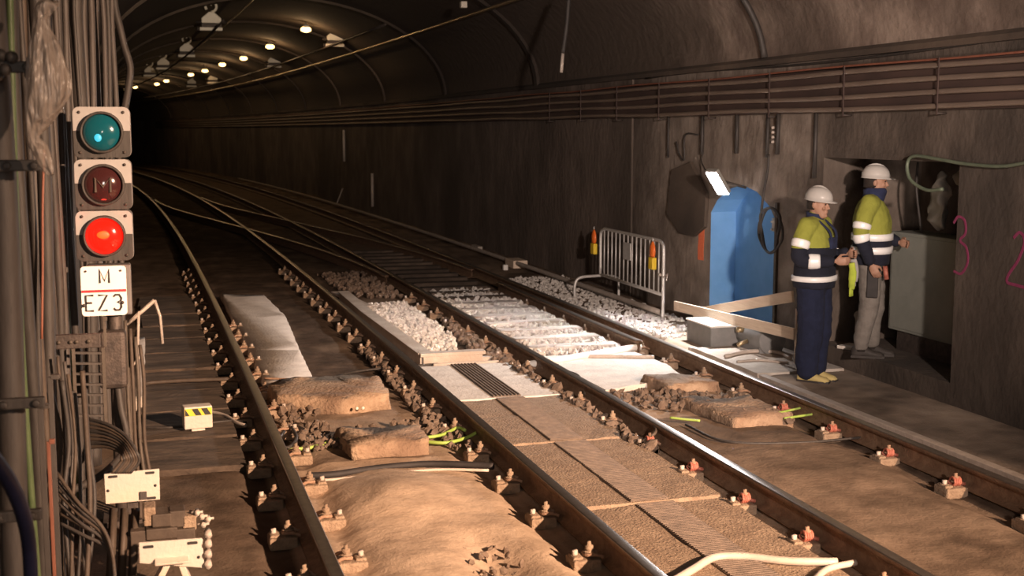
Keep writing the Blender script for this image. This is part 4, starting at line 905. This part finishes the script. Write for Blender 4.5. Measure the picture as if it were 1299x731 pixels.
# far right side odds and ends
for (px, py, w0, d0, h0, mt, lb) in ((693, 351, .10, .35, .07, 'yellow', 'flat yellow block by the wall beyond the barrier'), (655, 341, .25, .5, .16, 'wood', 'pale tan lump lying by the wall beyond the yellow block'), (605, 318, .1, .5, .10, 'conc', 'pale small block by the wall far beyond the barrier'), (641, 345, .08, .08, .12, 'white', 'tiny white post by the rightmost rail')):
    p = gp(px, py); g = MB(); g.box(p+V((0, 0, h0/2)), (w0, d0, h0)); tag(g.build('block', M[mt], bevel=.015), lb, 'block')
for dx, lb in ((0, 'left'), (.28, 'right')):
    p = gp(430, 262); g = MB(); g.tube([p+V((dx-.1, 0, 0)), p+V((dx+.12, 0, .55))], .05, 4, flat=.4); tag(g.build('leaning_slab', M['conc']), 'pale slab leaning on the far wall, %s one of two' % lb, 'slab')
# marks on the far wall: light drop pipes
for (px, y0, y1, lb) in ((436, 165, 205, 'pale vertical pipe on the far right wall below the conduits'), (472, 220, 262, 'short pale vertical pipe low on the far right wall')):
    Xa = XW-.9; a = None
    q = 38 if px == 436 else 34
    X = XW+cx(q)-.05; a = atx(px, y0, X); b = atx(px, y1, X); b.y = a.y
    g = MB(); g.cyl(a, b, .04, 8); tag(g.build('wall_pipe', M['iron']), lb, 'pipe')
cable('hanging_pole', [aty(722, -8, 15.5), aty(719, 30, 15.5), aty(714, 68, 15.5)], .03, M['cabledark'], 'dark pole hanging from the vault at top centre', 'pole')
g = MB(); g.cyl(aty(714, 68, 15.5), aty(712, 92, 15.5), .022, 8); tag(g.build('pole_end', M['iron']), 'pale tip below the dark hanging pole', 'pole')
# arch cable at top right
pts = []
for k in range(9):
    a = PI*(.01+.045*k); pts.append(V(((XW+XL)/2+((XW-XL)/2-.04)*math.cos(a), 12.2+.05*k, 3.0+(2.0-.04)*math.sin(a))))
g = MB(); g.tube(catmull(pts, 3), .035, 8); tag(g.build('arch_cable', M['cabledark']), 'thick dark cable curving up the vault at upper right', 'cable')
# vault conduits
def vault_run(X0, z, y0, y1, r, mt, label):
    pts = [V((X0+cx(q), q, z)) for q in [y0+(y1-y0)*k/50 for k in range(51)]]; g = MB(); g.tube(pts, r, 6); return tag(g.build('vault_conduit', M[mt]), label, 'conduit')
vault_run(5.42, 4.22, 9, 95, .028, 'brassline', 'bright conduit running along the right haunch of the vault')
vault_run(2.35, 4.86, 20, 60, .02, 'brassline', 'thin glinting conduit near the crown of the vault')
# lamps in the vault
Y_l = [30.5, 37, 43.3, 48.5, 54.0, 59.5, 67, 73, 81, 90]
pos_l = ['nearest', 'second nearest', 'third nearest', 'fourth nearest', 'fifth nearest', 'sixth nearest', 'seventh nearest', 'eighth nearest', 'ninth nearest', 'farthest']
src = None
for i, (px, py) in enumerate([(388, 36), (342.5, 58), (309, 73), (282, 81), (260, 89), (242, 94), (211, 102), (199, 106), (171.5, 110), (160, 113)]):
    p = gp(px, py, 4.72); lab = 'warm glowing ceiling lamp, %s of the row of ten' % pos_l[i]
    if src is None:
        src = empty('ceiling_lamp', p, 0, lab, 'ceiling lamp', 'ceiling lamps')
        g = MB(); g.box((0, 0, .05), (.12, .16, .05)); g.cyl((0, 0, .07), (0, 0, .24), .012, 6); g.build('housing', M['lamphousing'], src, bevel=.01)
        g = MB(); R = [[V((r*1.8*math.cos(a*PI/8), r*math.sin(a*PI/8), z)) for a in range(16)] for z, r in ((.03, .05), (-.01, .07), (-.06, .07), (-.09, .03))]; g.rings(R); g.build('bulb', M['bulb'], src)
        lo = lamp('lamp_light', 'POINT', (0, 0, -.16), None, 20, (1, .62, .30), .06, parent=src)
    else: copy_tree(src, p, label=lab)
# insulator hangers of the overhead conductor
src = None
hp = [((268, 22), 'over left track, nearest'), ((237, 60), 'over left track, second nearest'), ((207, 78), 'over left track, third nearest'), ((190, 88), 'over left track, fourth nearest'), ((425, 45), 'over right track, nearest'), ((348, 75), 'over right track, second nearest'), ((270, 98), 'over right track, third nearest'), ((243, 103), 'over right track, fourth nearest')]
for i, ((px, py), lb) in enumerate(hp):
    p = gp(px, py, 4.62); p.z = 4.62; lab = 'pale insulator hanger '+lb
    if src is None:
        src = empty('conductor_hanger', p, 0, lab, 'hanger', 'conductor hangers')
        g = MB(); g.tube([V((.11*math.cos(a), 0, .22+.11*math.sin(a))) for a in [PI*(-.5)+2*PI*k/20 for k in range(18)]], .03, 6); g.cyl((0, 0, .24), (0, 0, .36), .02, 6); g.build('hook', M['insul'], src)
        g = MB(); g.prism([(-.20, -.05, -.12), (.20, -.05, -.12), (.20, -.05, -.02), (.05, -.05, .11), (-.05, -.05, .11), (-.20, -.05, -.02)], (0, .1, 0)); g.build('insulator_body', M['insul'], src, bevel=.015)
        g = MB(); g.box((-.01, 0, -.24), (.46, .12, .07)); g.build('clamp_bar', M['insul'], src, bevel=.012)
        g = MB(); g.cyl((-.31, 0, -.10), (.31, 0, -.10), .028, 8); g.cyl((-.27, 0, -.28), (-.27, 0, -.20), .03, 8); g.box((0, 0, -.17), (.40, .08, .08)); g.build('cross_bolt', M['darksteel'], src)
    else: copy_tree(src, p, label=lab)
for (X0, lb) in ((1.62, 'dark overhead conductor bar above the left track'), (4.62, 'dark overhead conductor bar above the right track')):
    pts = [V((X0+cx(q), q, 4.29)) for q in [24+(92-24)*k/40 for k in range(41)]]; g = MB(); g.tube(pts, .03, 4); tag(g.build('conductor_bar', M['darksteel']), lb, 'conductor')
# small end lamp / glint top centre
g = MB(); p = gp(588, 6, 4.25); g.box(p, (.10, .10, .10)); tag(g.build('small_fitting', M['insul'], bevel=.01), 'small pale fitting beside the bright vault conduit', 'fitting')

# ============================================================ PEOPLE
def remeshed(mb, name, mat, parent, vox, wr=0, seed=0, smooth=6, freq=6):
    o = mb.build(name, mat, parent); m = o.modifiers.new('r', 'REMESH'); m.mode = 'VOXEL'; m.voxel_size = vox; m.use_smooth_shade = True
    s = o.modifiers.new('s', 'SMOOTH'); s.iterations = smooth; s.factor = .5
    par = o.parent; o.parent = None; applied(o); o.parent = par
    if wr:
        me = o.data; no = [v.normal.copy() for v in me.vertices]
        for v, n in zip(me.vertices, no):
            c = v.co; d = noise.noise(V((c.x*freq+seed, c.y*freq, c.z*freq*1.6)))+.5*noise.noise(V((c.x*freq*2, c.y*freq*2+seed, c.z*freq*3)))
            v.co = c+n*d*wr
    for p in o.data.polygons: p.use_smooth = True
    return o
def limb(mb, pts, rad, sub=5, n=14, flat=1.0):
    P = catmull(pts, sub); m = len(pts)-1; rr_ = []
    for i in range(len(P)):
        t = i/(len(P)-1)*m; k = min(int(t), m-1); rr_.append(rad[k]+(rad[k+1]-rad[k])*(t-k))
    mb.tube(P, rr_, n, flat=flat); mb.ell(P[0], (rr_[0],)*3); mb.ell(P[-1], (rr_[-1],)*3)
def torso(mb, rows, n=24):   # rows: z, cx, cy, rx, ry
    R = []
    for (z, a, b, rx, ry) in rows:
        row = []
        for k in range(n):
            t = 2*PI*k/n; c, s = math.cos(t), math.sin(t); e = .85
            row.append(V((a+rx*math.copysign(abs(c)**e, c), b+ry*math.copysign(abs(s)**e, s), z)))
        R.append(row)
    mb.rings(R)
def head(mb, c, yaw=0, tilt=0):
    Rm = Matrix.Rotation(yaw, 3, 'Z') @ Matrix.Rotation(tilt, 3, 'X'); R = []
    # z rel to centre, half width, front y, back y (front = -y)
    for (z, rx, f, b) in ((-.118, .018, -.072, -.045), (-.110, .034, -.086, -.020), (-.092, .047, -.092, .010), (-.070, .056, -.090, .045), (-.045, .062, -.088, .070), (-.015, .067, -.086, .085), (.015, .071, -.086, .094), (.045, .074, -.086, .098), (.075, .070, -.078, .092), (.100, .056, -.058, .072), (.118, .030, -.030, .040), (.122, .008, -.008, .012)):
        row = []
        for k in range(20):
            t = 2*PI*k/20; y = math.sin(t); row.append(Rm @ V((rx*math.cos(t), (f+b)/2+(b-f)/2*y, z))+c)
        R.append(row)
    mb.rings(R)
    T = lambda p: Rm @ V(p)+c
    mb.tube([T((0, -.082, .020)), T((0, -.094, .0)), T((0, -.106, -.022)), T((0, -.092, -.032))], [.008, .011, .015, .009], 8)   # nose
    for s in (-1, 1):
        mb.ell(T((s*.012, -.094, -.026)), (.008, .009, .007)); mb.ell(T((s*.030, -.086, .030)), (.019, .008, .007))       # nostril, brow
        mb.ell(T((s*.074, .008, -.005)), (.010, .018, .030)); mb.ell(T((s*.038, -.076, -.022)), (.018, .012, .016))         # ear, cheek
    mb.ell(T((0, -.090, -.052)), (.022, .009, .006)); mb.ell(T((0, -.088, -.064)), (.019, .010, .007)); mb.ell(T((0, -.088, -.092)), (.018, .012, .014))
    return T
def hand(mb, w, d, side, pn, curl=.8, sc_=1.0):
    # w wrist, d direction, side = direction towards the thumb, pn = palm normal (fingers curl to it)
    w = V(w); d = V(d).normalized(); s = V(side); s = (s-d*s.dot(d)).normalized(); pn = d.cross(s)*(1 if d.cross(s).dot(V(pn)) > 0 else -1)
    Rm = Matrix((s, d, pn)).transposed()
    mb.ell(w+d*.045, (.040, .052, .017), Rm); mb.ell(w+d*.065, (.040, .036, .016), Rm)
    for i, (o, L) in enumerate(((.030, .070), (.010, .078), (-.010, .073), (-.029, .058))):
        p = w+d*(.085-.004*abs(i-1))+s*o; pts = [p-d*.02, p]; a = .15; dd = d
        for seg in (.45, .32, .25):
            a += curl*.55; dd = (d*math.cos(a)+pn*math.sin(a)).normalized(); p = p+dd*L*seg*sc_; pts.append(p)
        mb.tube(pts, [.0095, .0098, .0092, .0085, .0070], 8); mb.ell(pts[-1], (.007,)*3)
    p = w+d*.025+s*.030; p2 = p+(s*.7+d*.6+pn*.4).normalized()*.034; p3 = p2+(d*.8+pn*.5+s*.1).normalized()*.030; p4 = p3+(d*.8+pn*.6-s*.2).normalized()*.022
    mb.tube([w+d*.01+s*.012, p, p2, p3, p4], [.014, .015, .012, .010, .008], 8); mb.ell(p4, (.008,)*3)
def band(name, pts, rad, t0, t1, parent, n=20, flat=1.0, infl=.006, sub=8):
    P = catmull(pts, sub); m = len(pts)-1; rr_ = []
    for i in range(len(P)):
        t = i/(len(P)-1)*m; k = min(int(t), m-1); rr_.append(rad[k]+(rad[k+1]-rad[k])*(t-k)+infl)
    N_ = len(P)-1; a = t0*N_; b = t1*N_
    def at_(x):
        k = min(int(x), N_-1); f = x-k; return P[k].lerp(P[k+1], f), rr_[k]+(rr_[k+1]-rr_[k])*f
    q = [at_(a+(b-a)*j/5) for j in range(6)]
    g = MB(); g.tube([x[0] for x in q], [q[0][1]*.93]+[x[1] for x in q[1:-1]]+[q[-1][1]*.93], n, flat=flat); return g.build(name, M['strip'], parent)
def torso_band(rows, za, zb, parent, infl=.014, ang=(0, 2*PI)):
    def at_(z):
        for i in range(len(rows)-1):
            if rows[i][0] <= z <= rows[i+1][0]:
                f = (z-rows[i][0])/(rows[i+1][0]-rows[i][0]); return [rows[i][j]+(rows[i+1][j]-rows[i][j])*f for j in range(5)]
    g = MB(); n = 48; R = []
    for z, e_ in ((za, -.006), (za+.003, infl), (zb-.003, infl), (zb, -.006)):
        _, a, b, rx, ry = at_(z); row = []
        for k in range(n):
            t = 2*PI*k/n; c, s = math.cos(t), math.sin(t); e = .85
            row.append(V((a+(rx+e_)*math.copysign(abs(c)**e, c), b+(ry+e_)*math.copysign(abs(s)**e, s), z)))
        R.append(row)
    g.rings(R, cap=False); return g.build('reflective_strip', M['strip'], parent)
def helmet(parent, T, yaw):
    R = []; Rm = Matrix.Rotation(yaw, 3, 'Z')
    for (z, rx, ry, oy) in ((.035, .120, .150, -.004), (.040, .121, .150, -.004), (.046, .106, .128, .004), (.075, .104, .126, .005), (.105, .095, .116, .006), (.130, .080, .098, .007), (.150, .055, .070, .008), (.160, .025, .035, .008), (.161, .004, .006, .008)):
        row = []
        for k in range(36):
            t = 2*PI*k/36; y = math.sin(t)*ry; 
            if z < .045 and y < 0: y *= 1.12
            elif z < .045: y *= .93
            row.append(T((rx*math.cos(t), oy+y, z)))
        R.append(row)
    g = MB(); g.rings(R); h = g.build('helmet', M['helmet'], parent)
    g = MB(); g.tube([T((0, .008+.118*math.cos(a), .050+.116*math.sin(a))) for a in [PI*k/12 for k in range(1, 12)]], .009, 6); g.build('ridge', M['helmet'], h)
    return h

def worker(loc, rz, label, spec):
    t = empty('person', loc, rz, label, 'person')
    hz = 1.61; sh = 1.44; S_ = spec
    body = MB()
    hc = V((0, -.02, hz))
    T = head(body, hc, S_['hyaw'], S_['htilt'])
    limb(body, [(0, .015, 1.38), (0, .01, 1.46), (0, -.002, 1.56)], [.075, .060, .056])
    rowsb = [(.86, 0, 0, .15, .10), (.95, 0, 0, .165, .11), (1.06, 0, 0, .145, .10), (1.2, 0, 0, .165, .11), (1.32, 0, .0, .18, .11), (1.42, 0, .005, .15, .09), (1.47, 0, .01, .07, .06)]
    torso(body, rowsb)
    legs = S_['legs']
    for lg in legs: limb(body, lg, [.085, .062, .048, .042])
    for ar in S_['arms']: limb(body, ar[0], [.050, .042, .036, .028]); hand(body, *ar[1])
    remeshed(body, 'body', M['skin'], t, .0062, smooth=2)
    for s in (-1, 1):
        g = MB(); g.ell(T((s*.030, -.083, .012)), (.012, .007, .006)); g.build('eye', M['eye'], t)
    g = MB()
    for (z, r) in ((-.035, .070), (-.01, .076), (.02, .080), (.04, .082)): pass
    R = []
    for (z, rx) in ((-.05, .058), (-.03, .070), (.0, .077), (.04, .080)):
        R.append([T((rx*math.cos(a), .02+.088*math.sin(a), z)) for a in [PI*(-.08)+PI*1.16*k/20 for k in range(21)]]+[T((rx*.85*math.cos(a), .02+.07*math.sin(a), z)) for a in [PI*(-.08)+PI*1.16*k/20 for k in range(20, -1, -1)]])
    g.rings(R); g.build('hair', M['hair'], t)
    helmet(t, T, S_['hyaw'])
    # trousers
    tr = MB(); torso(tr, [(.80, 0, .0, .135, .11), (.88, 0, 0, .172, .128), (.96, 0, 0, .170, .125), (1.04, 0, 0, .155, .115)])
    for lg in legs:
        L_ = [V(lg[0]), V(lg[1]), V(lg[2]), V(lg[3])+V((0, .0, .03))]; limb(tr, [L_[0], L_[1], L_[2], L_[3]], S_['trad'])
    remeshed(tr, 'trousers', M[S_['tmat']], t, .009, .008, 3, 4, 8)
    # boots
    for lg, ya in zip(legs, S_['feet']):
        a = V(lg[3]); Rb = rotz(ya); g = MB(); R = []
        for (y, w0, h0) in ((.085, .025, .06), (.075, .036, .10), (.03, .042, .12), (-.02, .043, .115), (-.07, .046, .085), (-.13, .050, .065), (-.18, .044, .055), (-.205, .025, .035)):
            row = []
            for k in range(16):
                q = 2*PI*k/16; x = w0*math.cos(q); zz = h0/2+h0/2*math.sin(q); zz = max(zz, .0) if math.sin(q) > -.7 else 0
                row.append(Rb @ V((x, y, zz))+V((a.x, a.y, 0)))
            R.append(row)
        g.rings(R); g.cyl(V((a.x, a.y, .06)), V((a.x, a.y, .17)), .055, 14); bt = g.build('boot', M[S_['bmat']], t)
        g = MB(); R = [[Rb @ V((x*1.06, y*1.02, z))+V((a.x, a.y, 0)) for x, y in ((-.03, .088), (.03, .088), (.044, .0), (.051, -.12), (.03, -.205), (-.03, -.205), (-.051, -.12), (-.044, 0))] for z in (0, .022)]; g.rings(R, smooth=False); g.build('sole', M['blackboot'], bt)
    # jacket
    rows = S_['jrows']; jk = MB(); torso(jk, rows); limb(jk, [(0, .02, 1.40), (0, .012, 1.49)], [.085, .075])
    srad = S_['srad']
    for ar in S_['arms']:
        P = [V(p) for p in ar[0]]; P[3] = P[2].lerp(P[3], .92); limb(jk, [P[0]+V((0, 0, .0)), P[1], P[2], P[3]], srad)
        limb(jk, [(0, .01, 1.42), P[0]], [.09, srad[0]])
    j = remeshed(jk, 'jacket', S_['jmat'], t, .0085, .010, 8, 4, 7)
    g = MB(); R = [[V((.082*math.cos(a), .012+.078*math.sin(a), z))*1.0+V((0, 0, .012*math.sin(a))) for a in [2*PI*k/24 for k in range(24)]] for z in (1.44, 1.50, 1.535)]+[[V((.066*math.cos(a), .010+.064*math.sin(a), z))+V((0, 0, .012*math.sin(a))) for a in [2*PI*k/24 for k in range(24)]] for z in (1.535, 1.46)]
    g.rings(R, cap=False); g.build('collar', M['navy'], j)
    for (za, zb) in S_['tbands']: torso_band(rows, za, zb, j)
    for i, ar in enumerate(S_['arms']):
        P = [V(p) for p in ar[0]]; P[3] = P[2].lerp(P[3], .92)
        for (a, b) in S_['abands']: band('reflective_strip', P, srad, a, b, j, infl=.009)
    return t, j
# left worker: faces right and a little towards the camera, forearms raised in front
legs1 = [[(-.085, 0, .90), (-.088, -.015, .50), (-.085, .01, .28), (-.082, .01, .09)], [(.085, 0, .90), (.088, -.02, .50), (.084, .0, .28), (.080, -.01, .09)]]
arms1 = [([(-.185, .01, 1.42), (-.245, .035, 1.28), (-.255, .03, 1.13), (-.14, -.22, 1.12)], ((-.125, -.245, 1.12), (.35, -1, .05), (0, 0, 1), (1, 0, -.3), .9)),
         ([(.185, .01, 1.42), (.245, .03, 1.28), (.255, .02, 1.13), (.13, -.24, 1.17)], ((.115, -.265, 1.17), (-.3, -1, .05), (0, 0, 1), (-1, 0, -.3), .9))]
jr1 = [(.86, 0, 0, .215, .168), (.90, 0, 0, .228, .175), (1.0, 0, 0, .225, .172), (1.12, 0, -.005, .225, .168), (1.25, 0, -.005, .23, .165), (1.36, 0, 0, .205, .14), (1.43, 0, .01, .16, .11), (1.475, 0, .012, .08, .075)]
spec1 = dict(hyaw=-.1, htilt=.12, legs=legs1, arms=arms1, trad=[.128, .118, .110, .100], tmat='navytrouser', feet=(.1, -.1), bmat='boot', jrows=jr1, srad=[.083, .074, .068, .052], jmat=jacketmat('jacket_lime_navy', 1.235), tbands=[(.925, .975)], abands=[(.28, .42), (.78, .90)])
w1, j1 = worker((5.80, 10.12, .03), math.radians(38), 'worker in white helmet, lime and navy jacket and navy trousers beside the rail', spec1)
g = MB()
for s in (-1, 1): g.tube(catmull([(s*.075, -.055, 1.47), (s*.07, -.155, 1.38), (s*.05, -.175, 1.30), (0, -.178, 1.24)], 4), .022, 8, flat=.4)
g.box((0, -.165, 1.27), (.13, .035, .10)); g.build('chest_flap', M['navy'], j1, bevel=.01)
# gloves held
gl = empty('work_gloves', (0, 0, 0), 0, 'lime and grey work gloves hanging from the hands of the left worker', 'gloves')
g = MB(); g.tube(catmull([(0, 0, .0), (.01, -.01, -.08), (.0, -.01, -.17), (.02, 0, -.24)], 4), [.03]*4+[.036]*4+[.03]*4+[.02], 10, flat=.5)
for k in range(4): g.tube([(.01+(-.025+.015*k), 0, -.22), (.015+(-.03+.02*k), 0, -.30)], .009, 6)
g.build('lime_glove', M['limeglove'], gl)
g = MB(); g.tube(catmull([(0.03, 0, .03), (.06, -.01, -.04), (.07, -.01, -.11), (.075, 0, -.17)], 4), .033, 10, flat=.55)
for k in range(4): g.tube([(.05+.015*k, 0, -.15), (.05+.018*k, 0, -.22)], .009, 6)
g.build('grey_glove', M['glove'], gl)
wm = Matrix.Translation(w1.location) @ Matrix.Rotation(w1.rotation_euler.z, 4, 'Z')
gl.location = wm @ V((.02, -.335, 1.10)); gl.rotation_euler = (0, 0, math.radians(38))
# right worker: faces right, arms hanging
legs2 = [[(-.085, 0, .90), (-.09, -.01, .50), (-.10, .03, .28), (-.10, .05, .09)], [(.085, 0, .90), (.09, -.04, .50), (.09, -.02, .28), (.09, -.03, .09)]]
arms2 = [([(-.185, .01, 1.42), (-.262, .05, 1.28), (-.282, .06, 1.13), (-.25, -.02, .90)], ((-.247, -.032, .875), (.1, -.5, -1), (0, -1, 0), (1, 0, 0), .6)),
         ([(.185, .01, 1.42), (.255, .03, 1.28), (.255, .0, 1.14), (.12, -.22, 1.06)], ((.105, -.24, 1.055), (-.6, -1, -.1), (0, 0, 1), (-1, 0, 0), .8))]
jr2 = [(.86, 0, 0, .20, .158), (.92, 0, 0, .218, .17), (1.02, 0, -.005, .22, .172), (1.14, 0, -.005, .225, .172), (1.26, 0, 0, .232, .17), (1.36, 0, .01, .22, .152), (1.43, 0, .015, .165, .115), (1.475, 0, .015, .085, .08)]
spec2 = dict(hyaw=.12, htilt=.05, legs=legs2, arms=arms2, trad=[.112, .090, .080, .070], tmat='greycloth', feet=(.15, -.1), bmat='blackboot', jrows=jr2, srad=[.086, .076, .068, .052], jmat=jacketmat('jacket_lime_over_navy', 1.135), tbands=[(1.085, 1.15), (.965, 1.03)], abands=[(.40, .52), (.62, .74)])
w2, j2 = worker((6.40, 10.16, .22), math.radians(52), 'worker in white helmet, lime jacket with two bands and grey trousers on the ledge', spec2)
g = MB(); torso(g, [(1.43, 0, .0, .10, .095), (1.48, 0, -.01, .098, .10), (1.53, 0, -.02, .088, .105), (1.56, 0, -.02, .075, .09)]); remeshed(g, 'neck_scarf', M['navy'], w2, .008, .006, 2, 3, 9)
g = MB(); g.tube([(-.15, -.14, .86), (-.16, -.16, .74)], .022, 8, flat=.6); g.build('orange_tool', M['redspring'], w2)
g = MB(); g.box((-.19, -.04, .72), (.03, .10, .30)); g.build('tool_pouch', M['black'], w2, bevel=.01)
